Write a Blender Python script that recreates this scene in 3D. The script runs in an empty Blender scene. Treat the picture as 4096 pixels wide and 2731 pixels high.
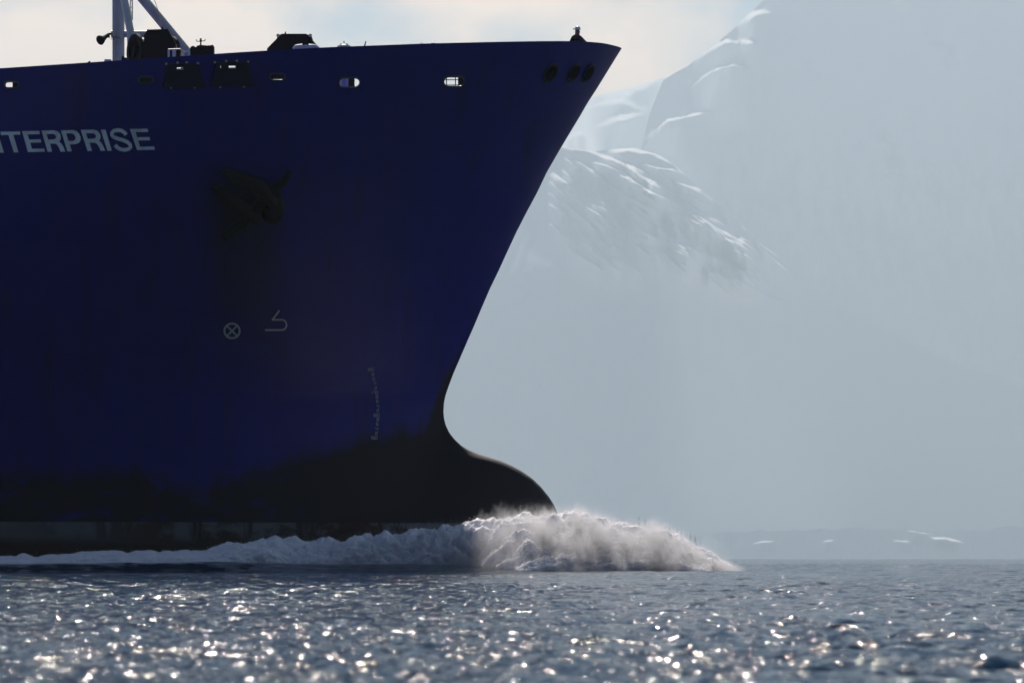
import bpy, bmesh, math, random
import numpy as np
from mathutils import Vector, Matrix
from mathutils.geometry import tessellate_polygon
R = math.radians
sc = bpy.context.scene
COL = sc.collection
random.seed(7); RNG = np.random.default_rng(11)

# ------------------------------------------------------------------ camera
F, CX, HZ, H, D = 18400.0, 2048.0, 2227.0, 0.6, 200.0     # focal length in photo pixels, horizon row, eye height, ship distance
cam = bpy.data.cameras.new('camera'); co = bpy.data.objects.new('camera', cam); COL.objects.link(co)
co.location = (0, 0, H); co.rotation_euler = (R(90), 0, 0)
cam.sensor_width = 36; cam.lens = F / 4096 * 36; cam.shift_y = (HZ - 1365.5) / 4096
cam.clip_start = 0.5; cam.clip_end = 60000
cam.dof.use_dof = True; cam.dof.focus_distance = 196; cam.dof.aperture_fstop = cam.lens / 1000 / 0.034
sc.camera = co

# ------------------------------------------------------------------ sun, sky, exposure
SUN_EL, SUN_AZ = R(44), R(-4.5)
SKY_STRENGTH, SUN_STRENGTH = 0.05, 5.0
sl = bpy.data.lights.new('sun', 'SUN'); sl.energy = SUN_STRENGTH; sl.angle = R(0.53); sl.color = (1, 0.9, 0.8)
so = bpy.data.objects.new('sun', sl); COL.objects.link(so)
sd = Vector((math.sin(SUN_AZ) * math.cos(SUN_EL), math.cos(SUN_AZ) * math.cos(SUN_EL), math.sin(SUN_EL)))
so.rotation_euler = sd.to_track_quat('Z', 'Y').to_euler(); so.location = (0, 300, 300)
w = bpy.data.worlds.new('World'); sc.world = w; w.use_nodes = True
nt = w.node_tree; nt.nodes.clear()
out = nt.nodes.new('ShaderNodeOutputWorld'); bg = nt.nodes.new('ShaderNodeBackground'); bg.inputs[1].default_value = SKY_STRENGTH
sky = nt.nodes.new('ShaderNodeTexSky'); sky.sky_type = 'NISHITA'; sky.sun_disc = False
sky.sun_elevation = SUN_EL; sky.sun_rotation = SUN_AZ; sky.air_density = 1.0; sky.dust_density = 0.0
tc = nt.nodes.new('ShaderNodeTexCoord'); mp = nt.nodes.new('ShaderNodeMapping'); mp.inputs['Scale'].default_value = (1, 1, 1.35); mp.inputs['Location'].default_value = (0.9, 0.2, 0.4)
no = nt.nodes.new('ShaderNodeTexNoise'); no.inputs['Scale'].default_value = 20; no.inputs['Detail'].default_value = 5; no.inputs['Roughness'].default_value = 0.5
no.inputs['Distortion'].default_value = 0.25
cr = nt.nodes.new('ShaderNodeValToRGB'); cr.color_ramp.elements[0].position = 0.34; cr.color_ramp.elements[1].position = 0.54
cr.color_ramp.elements[0].color = (0, 0, 0, 1); cr.color_ramp.elements[1].color = (1, 1, 1, 1)
sep = nt.nodes.new('ShaderNodeSeparateXYZ')
mr = nt.nodes.new('ShaderNodeMapRange'); mr.inputs[1].default_value = 0.2; mr.inputs[2].default_value = 0.12   # clouds only low over the fjord
mu = nt.nodes.new('ShaderNodeMath'); mu.operation = 'MULTIPLY'
mx = nt.nodes.new('ShaderNodeMix'); mx.data_type = 'RGBA'; mx.inputs[7].default_value = (29.0, 19.8, 12.9, 1)
L = nt.links.new
L(tc.outputs['Generated'], mp.inputs[0]); L(mp.outputs[0], no.inputs['Vector']); L(no.outputs[0], cr.inputs[0])
L(tc.outputs['Generated'], sep.inputs[0]); L(sep.outputs[2], mr.inputs[0]); L(cr.outputs[0], mu.inputs[0]); L(mr.outputs[0], mu.inputs[1])
my = nt.nodes.new('ShaderNodeMapRange'); my.inputs[1].default_value = 0.35; my.inputs[2].default_value = 0.9   # the bright backlit clouds stand on the sun's side
m2 = nt.nodes.new('ShaderNodeMath'); m2.operation = 'MULTIPLY'; L(sep.outputs[1], my.inputs[0]); L(mu.outputs[0], m2.inputs[0]); L(my.outputs[0], m2.inputs[1])
L(sky.outputs[0], mx.inputs[6]); L(m2.outputs[0], mx.inputs[0]); L(mx.outputs[2], bg.inputs[0]); L(bg.outputs[0], out.inputs[0])
sc.view_settings.view_transform = 'Standard'; sc.view_settings.look = 'None'
sc.view_settings.exposure = 0.45; sc.view_settings.gamma = 1
sc.cycles.max_bounces = 8; sc.cycles.diffuse_bounces = 3; sc.cycles.volume_bounces = 0; sc.cycles.transmission_bounces = 6
sc.cycles.use_denoising = True

# ------------------------------------------------------------------ helpers
def P(px, py, Y): return Vector(((px - CX) * Y / F, Y, H + (HZ - py) * Y / F))
def tag(o, label=None, cat=None, group=None, kind=None):
    for k, v in (('label', label), ('category', cat), ('group', group), ('kind', kind)):
        if v: o[k] = v
    return o
def empty(name, loc, label, cat, group=None):
    o = bpy.data.objects.new(name, None); COL.objects.link(o); o.location = loc; o.empty_display_size = 0.3
    return tag(o, label, cat, group)
def worldloc(o):
    v = Vector((0, 0, 0))
    while o: v += o.location; o = o.parent
    return v
def obj(name, me, mat, parent=None, label=None):
    o = bpy.data.objects.new(name, me); COL.objects.link(o)
    if mat and not me.materials: me.materials.append(mat)
    if parent:
        o.parent = parent
    if label: o['label'] = label
    return o
def mesh_np(name, V, Q, smooth=True):
    me = bpy.data.meshes.new(name)
    V = np.asarray(V, dtype=np.float32); Q = np.asarray(Q, dtype=np.int32); k = Q.shape[1]
    me.vertices.add(len(V)); me.vertices.foreach_set('co', V.ravel())
    me.loops.add(Q.size); me.loops.foreach_set('vertex_index', Q.ravel())
    me.polygons.add(len(Q)); me.polygons.foreach_set('loop_start', np.arange(0, Q.size, k, dtype=np.int32))
    me.polygons.foreach_set('loop_total', np.full(len(Q), k, dtype=np.int32))
    if smooth: me.polygons.foreach_set('use_smooth', np.ones(len(Q), dtype=bool))
    me.update(calc_edges=True); return me
def grid_quads(nr, nc):
    i = np.arange(nr * nc).reshape(nr, nc)
    return np.stack([i[:-1, :-1], i[:-1, 1:], i[1:, 1:], i[1:, :-1]], -1).reshape(-1, 4)
class MB:
    """collects shapes in world coordinates into one mesh"""
    def __init__(s): s.v, s.f = [], []
    def add(s, vs, fs):
        n = len(s.v); s.v += [Vector(v) for v in vs]; s.f += [[i + n for i in f] for f in fs]; return s
    def box(s, a, b, M=None):
        x0, y0, z0 = a; x1, y1, z1 = b
        vs = [Vector(p) for p in ((x0, y0, z0), (x1, y0, z0), (x1, y1, z0), (x0, y1, z0), (x0, y0, z1), (x1, y0, z1), (x1, y1, z1), (x0, y1, z1))]
        if M: vs = [M @ v for v in vs]
        return s.add(vs, [(3, 2, 1, 0), (4, 5, 6, 7), (0, 1, 5, 4), (1, 2, 6, 5), (2, 3, 7, 6), (3, 0, 4, 7)])
    def tube(s, pts, rad, n=12, cap=True):
        pts = [Vector(p) for p in pts]
        if not hasattr(rad, '__len__'): rad = [rad] * len(pts)
        vs, fs, u = [], [], None
        for i, p in enumerate(pts):
            t = (pts[min(i + 1, len(pts) - 1)] - pts[max(i - 1, 0)]).normalized()
            if u is None: u = t.orthogonal().normalized()
            u = (u - t * u.dot(t)).normalized(); b = t.cross(u)
            for k in range(n):
                a = 2 * math.pi * k / n; vs.append(p + (u * math.cos(a) + b * math.sin(a)) * rad[i])
        for i in range(len(pts) - 1):
            for k in range(n):
                fs.append((i * n + k, i * n + (k + 1) % n, (i + 1) * n + (k + 1) % n, (i + 1) * n + k))
        if cap: fs += [tuple(range(n))[::-1], tuple(range((len(pts) - 1) * n, len(pts) * n))]
        return s.add(vs, fs)
    def prism(s, poly, d):
        """poly: list of world points; d: extrusion vector"""
        poly = [Vector(p) for p in poly]; d = Vector(d); n = len(poly)
        fs = [tuple(range(n)), tuple(range(2 * n - 1, n - 1, -1))] + [((i + 1) % n, i, i + n, (i + 1) % n + n) for i in range(n)]
        return s.add(poly + [p + d for p in poly], fs)
    def ball(s, c, r, n=10, m=7):
        r = r if hasattr(r, '__len__') else (r, r, r); c = Vector(c); vs, fs = [], []
        for j in range(m + 1):
            th = math.pi * j / m
            for k in range(n):
                a = 2 * math.pi * k / n
                vs.append(c + Vector((r[0] * math.sin(th) * math.cos(a), r[1] * math.sin(th) * math.sin(a), r[2] * math.cos(th))))
        for j in range(m):
            for k in range(n): fs.append((j * n + k, (j + 1) * n + k, (j + 1) * n + (k + 1) % n, j * n + (k + 1) % n))
        return s.add(vs, fs)
    def mesh(s, name, origin=(0, 0, 0), sharp=35):
        o = Vector(origin); bm = bmesh.new(); vv = [bm.verts.new(v - o) for v in s.v]
        for f in s.f:
            try: bm.faces.new([vv[i] for i in f])
            except ValueError: pass
        bmesh.ops.remove_doubles(bm, verts=bm.verts, dist=1e-5)
        bmesh.ops.recalc_face_normals(bm, faces=bm.faces)
        for f in bm.faces: f.smooth = True
        me = bpy.data.meshes.new(name); bm.to_mesh(me); bm.free()
        me.set_sharp_from_angle(angle=R(sharp)); return me
    def build(s, name, mat, parent=None, label=None, sharp=35):
        return obj(name, s.mesh(name, worldloc(parent) if parent else (0, 0, 0), sharp), mat, parent, label)

_perm = RNG.permutation(512); _g = RNG.uniform(0, 2 * np.pi, 512)
def perlin(x, y, seed=0):
    x = np.asarray(x, float); y = np.asarray(y, float)
    xi = np.floor(x).astype(np.int64); yi = np.floor(y).astype(np.int64); xf, yf = x - xi, y - yi
    u = xf * xf * xf * (xf * (xf * 6 - 15) + 10); v = yf * yf * yf * (yf * (yf * 6 - 15) + 10)
    def gr(ix, iy, dx, dy):
        a = _g[_perm[(_perm[(ix + seed * 37) & 511] + iy) & 511]]
        return np.cos(a) * dx + np.sin(a) * dy
    n00, n10 = gr(xi, yi, xf, yf), gr(xi + 1, yi, xf - 1, yf)
    n01, n11 = gr(xi, yi + 1, xf, yf - 1), gr(xi + 1, yi + 1, xf - 1, yf - 1)
    return (n00 * (1 - u) + n10 * u) * (1 - v) + (n01 * (1 - u) + n11 * u) * v
def fbm(x, y, oct=5, seed=0, gain=0.5, ridge=False):
    t, a, f = 0, 1.0, 1.0
    for o in range(oct):
        n = perlin(x * f, y * f, seed + o)
        if ridge: n = 0.5 - 2 * np.abs(n)
        t = t + a * n; a *= gain; f *= 2.03
    return t
def sstep(x): x = np.clip(x, 0, 1); return x * x * (3 - 2 * x)

# ------------------------------------------------------------------ materials
def mat(name, col, rough=0.6, metal=0.0, spec=0.5):
    m = bpy.data.materials.new(name); m.use_nodes = True; b = m.node_tree.nodes['Principled BSDF']
    b.inputs['Base Color'].default_value = (*col, 1); b.inputs['Roughness'].default_value = rough
    b.inputs['Metallic'].default_value = metal; b.inputs['Specular IOR Level'].default_value = spec
    return m
class NG:
    """small node-graph writer"""
    def __init__(s, m): s.nt = m.node_tree; s.b = s.nt.nodes.get('Principled BSDF')
    def n(s, t, **kw):
        nd = s.nt.nodes.new(t)
        for k, v in kw.items(): setattr(nd, k, v)
        return nd
    def put(s, sock, v):
        if hasattr(v, 'is_output'): s.nt.links.new(v, sock)
        elif v is not None: sock.default_value = v
    def math(s, op, a, b=None, clamp=False):
        nd = s.n('ShaderNodeMath', operation=op, use_clamp=clamp); s.put(nd.inputs[0], a)
        if b is not None: s.put(nd.inputs[1], b)
        return nd.outputs[0]
    def noise(s, vec, scale, detail=4, rough=0.5, dist=0.0):
        nd = s.n('ShaderNodeTexNoise'); s.put(nd.inputs['Vector'], vec); nd.inputs['Scale'].default_value = scale
        nd.inputs['Detail'].default_value = detail; nd.inputs['Roughness'].default_value = rough; nd.inputs['Distortion'].default_value = dist
        return nd.outputs[0]
    def ramp(s, f, a, b):
        nd = s.n('ShaderNodeMapRange', interpolation_type='SMOOTHSTEP'); s.put(nd.inputs[0], f)
        nd.inputs[1].default_value = a; nd.inputs[2].default_value = b; return nd.outputs[0]
    def mix(s, f, a, b):
        nd = s.n('ShaderNodeMix', data_type='RGBA'); s.put(nd.inputs[0], f)
        for k, v in ((6, a), (7, b)): s.put(nd.inputs[k], v if hasattr(v, 'is_output') else (*v, 1))
        return nd.outputs[2]
    def coords(s, scale=(1, 1, 1)):
        t = s.n('ShaderNodeTexCoord'); m_ = s.n('ShaderNodeMapping'); s.put(m_.inputs[0], t.outputs['Object'])
        m_.inputs['Scale'].default_value = scale; return m_.outputs[0]
    def bump(s, hgt, strength, dist):
        nd = s.n('ShaderNodeBump'); nd.inputs['Strength'].default_value = strength; nd.inputs['Distance'].default_value = dist
        s.put(nd.inputs['Height'], hgt); s.put(s.b.inputs['Normal'], nd.outputs[0])

# ------------------------------------------------------------------ haze
def make_haze():
    m = bpy.data.materials.new('haze'); m.use_nodes = True; n = m.node_tree; n.nodes.clear()
    o = n.nodes.new('ShaderNodeOutputMaterial'); v = n.nodes.new('ShaderNodeVolumePrincipled')
    v.inputs['Color'].default_value = (0.655, 0.82, 0.955, 1); v.inputs['Density'].default_value = 5e-5; v.inputs['Anisotropy'].default_value = 0.25
    n.links.new(v.outputs[0], o.inputs['Volume'])
    mb = MB().box((-15000, -400, -75), (15000, 41500, 3750))
    tag(mb.build('haze', m), 'pale blue haze filling the air over the fjord', 'haze', kind='stuff')

# ------------------------------------------------------------------ mountains
def interp(tr, x): a = np.array(tr, float); return np.interp(x, a[:, 0], a[:, 1])
def snow_mat(name, forest, seed):
    m = mat(name, (0.8, 0.82, 0.86), 0.8, spec=0.1); g = NG(m)
    c = g.coords((1, 0.3, 1)); sp = g.n('ShaderNodeSeparateXYZ'); g.put(sp.inputs[0], g.coords())
    n1 = g.noise(c, 0.0021, 7, 0.62); z = sp.outputs[2]
    c2 = g.coords((1, 0.3, 0.25)); n2 = g.noise(c2, 0.012, 4, 0.6)
    if forest:     # forest thins out with height and leaves snow lanes
        hgt = g.ramp(z, 2100.0, 300.0)
        f = g.math('MULTIPLY', g.ramp(g.math('ADD', g.math('ADD', g.math('MULTIPLY', n1, 0.7), g.math('MULTIPLY', n2, 0.5)), g.math('MULTIPLY', hgt, 0.55)), 0.62, 1.05), 0.34)
        col = g.mix(f, (0.78, 0.8, 0.84), (0.56, 0.59, 0.62))
    else:
        f = g.math('MULTIPLY', g.ramp(n1, 0.6, 0.72), 0.45)
        low = g.ramp(g.math('ADD', z, g.math('MULTIPLY', g.math('SUBTRACT', n2, 0.5), 1500.0)), 2500.0, 1400.0)
        col = g.mix(g.math('MAXIMUM', f, g.math('MULTIPLY', low, 0.6)), (0.8, 0.82, 0.86), (0.36, 0.39, 0.42))
    g.put(g.b.inputs['Base Color'], col); return m
SC = 1.7                       # the mountains' distances, stretched
def relief(name, label, crest, y0, y1, benches, material, seed, x0=-2200, x1=6200, dpx=9, dpy=6, rough=1.0, bottom=2262, lead=280, crn=9, far=1.8, conv=None):
    """a mountainside from its shore at distance y0 to its crest at y1, then down its far side; benches are ledges that cross the slope"""
    xs = np.arange(x0, x1 + 1, dpx, dtype=float)
    top = interp(crest, xs) + crn * fbm(xs / 120, xs * 0 + seed, 6, seed, 0.62) * rough
    ny = int((bottom - np.min(top)) / dpy); v = np.linspace(0, 1, ny)
    PX = np.repeat(xs[None], ny, 0); PY = bottom + (top[None] - bottom) * v[:, None]
    Zt = (HZ - PY)
    k = np.clip((bottom - PY) / (bottom - 100.0), 0, 1.4)
    if name.startswith('mount'): y0, y1 = y0 * SC, y1 * SC
    else: y0, y1 = y0 * far, y1 * far
    Y = y0 + (y1 - y0) * (0.85 * k + 0.15 * k * k)
    if conv: q = PY - top[None]; Y = y1 - (Y0m := y1 / F) * (np.minimum(q, conv[2]) / np.tan(R(1) * np.interp(xs, [2750, 3300], [conv[0], 52]))[None] + np.maximum(q - conv[2], 0) / math.tan(R(conv[1])))
    if name.endswith('spur'): Y = Y * (1 + 0.1 * sstep((PX - 2600) / 1500))      # the spur swings back into the main face
    X0 = PX / 420; Y0 = PY / 700
    Y = Y + SC * rough * (130 * fbm(X0, Y0, 5, seed + 1, 0.5) + 60 * fbm(PX / 110 + PY / 260, PY / 420, 4, seed + 5, 0.5, True) * 0.35)
    for pts, wdt, amp in benches:
        a = np.array(pts, float); c0, c1 = np.searchsorted(xs, a[0, 0]), np.searchsorted(xs, a[-1, 0]); sl_ = np.s_[:, c0:c1]
        if c1 - c0 < 2: continue
        px_, py_ = PX[sl_], PY[sl_]; yc = np.interp(px_, a[:, 0], a[:, 1]); ln = min(60.0 if lead < 200 else 300.0, 0.45 * (a[-1, 0] - a[0, 0]))
        env = sstep((px_ - a[0, 0]) / ln) * sstep((a[-1, 0] - px_) / ln)
        wob = 5 * fbm(px_ / 70, px_ * 0 + a[0, 1], 3, seed + 7); br = np.clip(0.75 + 1.3 * fbm(px_ / 55, px_ * 0 + a[0, 0], 3, seed + 9), 0.15, 1.5)
        Y[sl_] += SC * env * amp * (sstep((yc + wob - py_) / (wdt * br) + 0.5) - sstep((yc + lead - py_) / lead))
    V = np.stack([(PX - CX) * Y / F, Y, H + (HZ - PY) * Y / F], -1)
    last = V[-1]; b1 = last + np.array([0, 600, -720.]); b2 = last * np.array([1, 1, 0]) + np.array([0, 2500, -2.])
    b1[:, 2] = np.maximum(b1[:, 2], 0); 
    n_ = ny * len(xs); V = np.concatenate([V, last[None], b1[None], b2[None]], 0)          # the far side starts on its own crest vertices: a sharp crest
    me = mesh_np(name, V.reshape(-1, 3), np.concatenate([grid_quads(ny, len(xs)), grid_quads(3, len(xs)) + n_]))
    return tag(obj(name, me, material), label, 'mountain' if name.startswith('mount') else 'shore', kind='structure')
def z7(pts): return [(2100 + 0.5102 * a, 550 + 0.5102 * b) for a, b in pts]
def z6(pts): return [(2200 + 0.4252 * a, 0.4252 * b) for a, b in pts]
def make_mountains():
    back = [(-2200, 900), (0, 760), (1200, 640), (2000, 470), (2300, 415), (2390, 385), (2480, 362), (2560, 340), (2640, 316), (2760, 290), (3000, 330), (3600, 700), (6200, 900)]
    bb = [(z6([(380, 900), (700, 850), (900, 790), (1080, 745)]), 60, 420), (z6([(330, 1010), (690, 940), (860, 1030), (960, 1020)]), 26, 260),
          (z6([(400, 1200), (600, 1130), (760, 1090), (950, 1050)]), 30, 260), (z6([(150, 1320), (270, 1250), (350, 1300)]), 28, 200)]
    relief('mountain_back_ridge', 'sunlit snowy ridge rising behind the ship bow', back, 14800, 21500, bb, snow_mat('snow_far', False, 1), 3, rough=0.5, x0=-2200, x1=4400)
    main = [(-2200, 1500), (1500, 1300), (2300, 1000), (2520, 800), (2560, 620), (2600, 450), (2650, 325), (2700, 292), (2750, 265), (2800, 225), (2860, 180), (2930, 120), (2990, 60), (3060, 0), (3200, -70), (3500, -110), (4096, -130), (4900, -60), (6200, 300)]
    mb_ = [(z6([(1320, 590), (1480, 480), (1650, 390), (1850, 395), (2080, 405)]), 16, 330), (z6([(1760, 240), (1850, 170), (1950, 120), (2080, 120)]), 26, 380),
           (z6([(1310, 840), (1420, 740), (1560, 650), (1720, 610), (1960, 655)]), 8, 300), (z6([(800, 1390), (1000, 1220), (1110, 1130), (1300, 1095), (1540, 1035)]), 10, 320)]
    relief('mountain_main_face', 'huge shaded snow mountain with lit ledges along its left edge', main, 14300, 16000, mb_, snow_mat('snow_main', False, 2), 21, rough=0.32)
    hill = [(-2200, 1300), (500, 1100), (1500, 800), (2000, 640), (2230, 590), (2380, 606), (2440, 597), (2540, 592), (2640, 622), (2700, 662), (2790, 748), (2900, 842), (3000, 932), (3150, 1060), (3300, 1180), (3500, 1300), (3800, 1440), (4096, 1540), (5000, 1650), (6200, 1700)]
    hb = [([(280, 78), (400, 90), (550, 125), (700, 180), (830, 245), (950, 350)], 8), ([(640, 110), (830, 95), (1010, 130), (1150, 205), (1290, 320), (1330, 365)], 12),
          ([(340, 170), (440, 200), (570, 310), (660, 345)], 8), ([(480, 180), (620, 210), (760, 270), (900, 370), (1050, 455), (1200, 520)], 9), ([(570, 125), (760, 195), (980, 290)], 6),
          ([(890, 180), (1030, 240), (1160, 250), (1250, 290)], 9), ([(1140, 325), (1260, 370), (1390, 415), (1500, 525)], 8), ([(690, 290), (830, 320), (960, 420), (1100, 470), (1250, 570)], 14),
          ([(950, 325), (1020, 335), (1090, 375)], 9), ([(1180, 460), (1290, 530), (1400, 590), (1600, 700)], 9), ([(1100, 565), (1180, 600), (1270, 625), (1450, 720)], 9),
          ([(1250, 560), (1330, 600), (1460, 680), (1560, 740), (1700, 810), (1840, 905)], 12), ([(1600, 860), (1680, 895), (1780, 965)], 8), ([(190, 260), (390, 400), (510, 475)], 7),
          ([(470, 500), (600, 550), (740, 630)], 10), ([(810, 680), (900, 720), (1000, 770), (1080, 810)], 9), ([(1110, 830), (1240, 845), (1380, 890), (1560, 970)], 9),
          ([(1600, 1000), (1720, 1075), (1850, 1120), (1940, 1165)], 6), ([(700, 465), (770, 485), (840, 500)], 8), ([(680, 375), (830, 470), (1000, 560), (1100, 640)], 4)]
    hb = [(z7(p), w_ * 1.2, 75) for p, w_ in hb]; rr = random.Random(12)
    for _ in range(110):
        x = rr.uniform(2180, 3020); y = float(interp(hill, x)) + rr.uniform(25, 420) * (1 - max(0, x - 2600) / 900); l = rr.uniform(50, 190); d0 = rr.uniform(0.35, 0.75)
        hb.append(([(x + l * t, y + l * d0 * t + 22 * t * t + rr.uniform(-3, 3)) for t in (0, 0.25, 0.5, 0.75, 1.0)], rr.uniform(4, 12), rr.uniform(30, 65)))
    relief('mountain_wooded_spur', 'lower snowy spur streaked with sunlit lanes between trees', hill, 11600, 13000, hb, snow_mat('snow_spur', True, 3), 41, conv=(42, 54, 470), lead=120, rough=0.15, dpx=6, dpy=4, x0=-600, x1=5200)
    shore = [(-2200, 2215), (1500, 2150), (2300, 2090), (2700, 2140), (3000, 2125), (3400, 2112), (3800, 2125), (4096, 2105), (4800, 2120), (6200, 2150)]
    sb = [([(3000, 2172), (3120, 2160)], 7, 30), ([(3280, 2165), (3350, 2160)], 8, 30), ([(3560, 2160), (3660, 2165)], 9, 30), ([(3700, 2145), (3780, 2152), (3870, 2170)], 16, 40), ([(3040, 2080), (3150, 2082)], 5, 25), ([(3620, 2120), (3740, 2138)], 5, 25)]
    relief('shore_far_bank', 'low hazy wooded shore with scattered snow patches', shore, 10600, 10950, sb, snow_mat('snow_shore', True, 4), 61, conv=(43, 46, 60), lead=60, rough=0.12, dpx=5, dpy=3, crn=110)
    head = [(1700, 2225), (1900, 2180), (2100, 2135), (2300, 2128), (2500, 2140), (2650, 2160), (2750, 2180), (2850, 2212), (2900, 2228)]
    relief('headland', 'small wooded headland behind the spray', head, 11950, 12250, [], snow_mat('snow_headland', True, 5), 81, conv=(43, 46, 60), rough=0.12, dpx=5, dpy=3, crn=60, far=1.0, x0=1700, x1=2900)

# ------------------------------------------------------------------ far trees on the bank
def make_trees():
    mt = mat('conifer_needles', (0.08, 0.1, 0.105), 0.9, spec=0.1); mk = mat('conifer_bark', (0.06, 0.05, 0.045), 0.9, spec=0.1)
    spots = [(2252, 2050, 70), (2448, 2068, 60), (2470, 2078, 45), (2500, 2072, 66), (2556, 2064, 78), (2580, 2074, 55), (2660, 2100, 52), (2678, 2104, 60), (2708, 2112, 66), (2725, 2118, 50), (2762, 2128, 64), (2780, 2140, 50)]
    where = ['just beyond the tip of the bulb', 'tallest behind the spray crest', 'short, left of the thin spray mist', 'slim, rising through the spray mist', 'broad, above the middle of the spray', 'small, right of the broad one',
             'first on the falling side of the spray', 'close pair partner on the falling side', 'slim above the steep spray edge', 'small beside the steep spray edge', 'dark lone top right of the spray', 'lowest and last to the right of the spray']
    for i, (px, py, hp) in enumerate(spots):
        Y = 12010 + 12 * i; hgt = hp * Y / F * 1.25; top = P(px, py, Y)
        base = Vector((top.x, Y, top.z - hgt))
        r = empty('spruce_tree', base, 'faint spruce on the far bank, ' + where[i], 'tree', 'spruces on the far bank')
        MB().tube([base + Vector((0, 0, -6)), base + Vector((0, 0, hgt * 0.5)), top], [1.1, 0.7, 0.1], 6).build('trunk', mk, r)
        mb = MB(); rr = random.Random(i)
        for k in range(150):
            q = rr.random() ** 0.8; z = hgt * (0.12 + 0.88 * q); rad = (1 - q) * hgt * 0.27 * rr.uniform(0.5, 1.1) + 0.4; a = rr.uniform(0, 6.28)
            c = base + Vector((0, 0, z)); d = Vector((math.cos(a), math.sin(a), -0.35)); sd_ = Vector((-d.y, d.x, 0)) * (0.6 + rad * 0.22)
            e = c + d * rad; mb.add([c + sd_ * 0.3, c - sd_ * 0.3, e - sd_, e + Vector((0, 0, -0.5)), e + sd_], [(0, 1, 2, 3, 4)])
        mb.build('crown', mt, r)

# ------------------------------------------------------------------ hull form (stem traced from the side; x forward, z up)
STEM_PX = [(2487, 195), (2476, 212), (2440, 270), (2394, 345), (2352, 410), (2316, 472), (2270, 548), (2232, 612), (2187, 690), (2148, 772), (2106, 850), (2066, 928), (2028, 1010), (1996, 1080), (1962, 1150),
           (1928, 1228), (1898, 1300), (1867, 1370), (1837, 1440), (1815, 1490), (1797, 1538), (1783, 1578), (1776, 1610), (1774, 1645), (1776, 1672), (1783, 1700), (1797, 1730), (1818, 1757), (1848, 1784), (1880, 1803), (1920, 1818), (1965, 1831),
           (2010, 1846), (2050, 1864), (2090, 1886), (2130, 1914), (2165, 1948), (2195, 1985), (2218, 2022), (2232, 2055), (2240, 2090), (2240, 2140), (2225, 2240), (2180, 2330), (2120, 2420)]
_st = np.array([[(a - CX) * D / F, H + (HZ - b) * D / F] for a, b in STEM_PX])[::-1]
ZT = float(_st[-1, 1])
def xs_(z):
    z = np.asarray(z, float); e = (_st[-1, 0] - _st[-4, 0]) / (_st[-1, 1] - _st[-4, 1])
    return np.where(z > ZT, _st[-1, 0] + (z - ZT) * e, np.interp(z, _st[:, 1], _st[:, 0]))
XH = float(_st[:, 0][(_st[:, 1] > 5) & (_st[:, 1] < 9)].min())
ZN = float(_st[:, 1][np.argmin(np.where((_st[:, 1] > 5) & (_st[:, 1] < 9), _st[:, 0], 99))])
def wfun(x, z):
    """half breadth of the hull at station x, height z"""
    x = np.asarray(x, float); z = np.asarray(z, float)
    t = sstep(np.clip((z + 1) / 24.0, 0, 1)); s = np.maximum(xs_(z) - x, 0)
    xh = np.where(z > ZN, xs_(z), XH); sh = np.maximum(xh - x, 0)
    Le = 44 - 25 * t; q = 1.0 - 0.24 * t; pw = 1.9 + 0.3 * t
    u = np.clip(sh / Le, 0, 1); hull = 15.0 * (1 - (1 - u) ** pw) ** q
    rb = np.interp(z, [-4, 1, 3, 4.5, 6, 7.5, 12], [2.4, 2.3, 1.6, 1.0, 0.5, 0.18, 0.0])
    ub = np.clip(s / 5.0, 0, 1); bulb = rb * np.sqrt(1 - (1 - ub) ** 2)
    return (hull ** 2.4 + bulb ** 2.4) ** (1 / 2.4)
def hull_pt(px, py, off=0.0):
    """point on the near side of the hull seen at a photo pixel, moved off the plating by off metres"""
    Y = 186.0
    for _ in range(60):
        X = (px - CX) * Y / F; Z = H + (HZ - py) * Y / F; Y = 0.5 * Y + 0.5 * (D - float(wfun(X, Z)))
    X = (px - CX) * Y / F; Z = H + (HZ - py) * Y / F
    e = 0.05; wx = (float(wfun(X + e, Z)) - float(wfun(X - e, Z))) / (2 * e); wz = (float(wfun(X, Z + e)) - float(wfun(X, Z - e))) / (2 * e)
    n = Vector((-wx, -1, -wz)).normalized()
    return Vector((X, Y, Z)) + n * off, n
GUN = [(-3000, 400), (-900, 330), (0, 274), (452, 244), (1000, 207), (1280, 191), (1700, 175), (2000, 168), (2150, 165.5), (2270, 165), (2345, 167.5), (2400, 171.5), (2430, 176.5), (2460, 184), (2480, 189.5), (2487, 195)]
ZL = -3.0
BUL = 2.6                     # bulwark height
def gunwale(s):
    z = np.full_like(s, ZT)
    for _ in range(12):
        x = xs_(z) - s; wd = wfun(x, z); px = CX + F * x / (D - wd); py = interp(GUN, px)
        zn = H + (HZ - py) * (D - wd) / F; z = np.where(s <= 0, ZT, np.maximum(0.5 * z + 0.5 * zn, 17.5))
    return z
SH = Vector((-60, D, 0))      # the ship's origin
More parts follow.
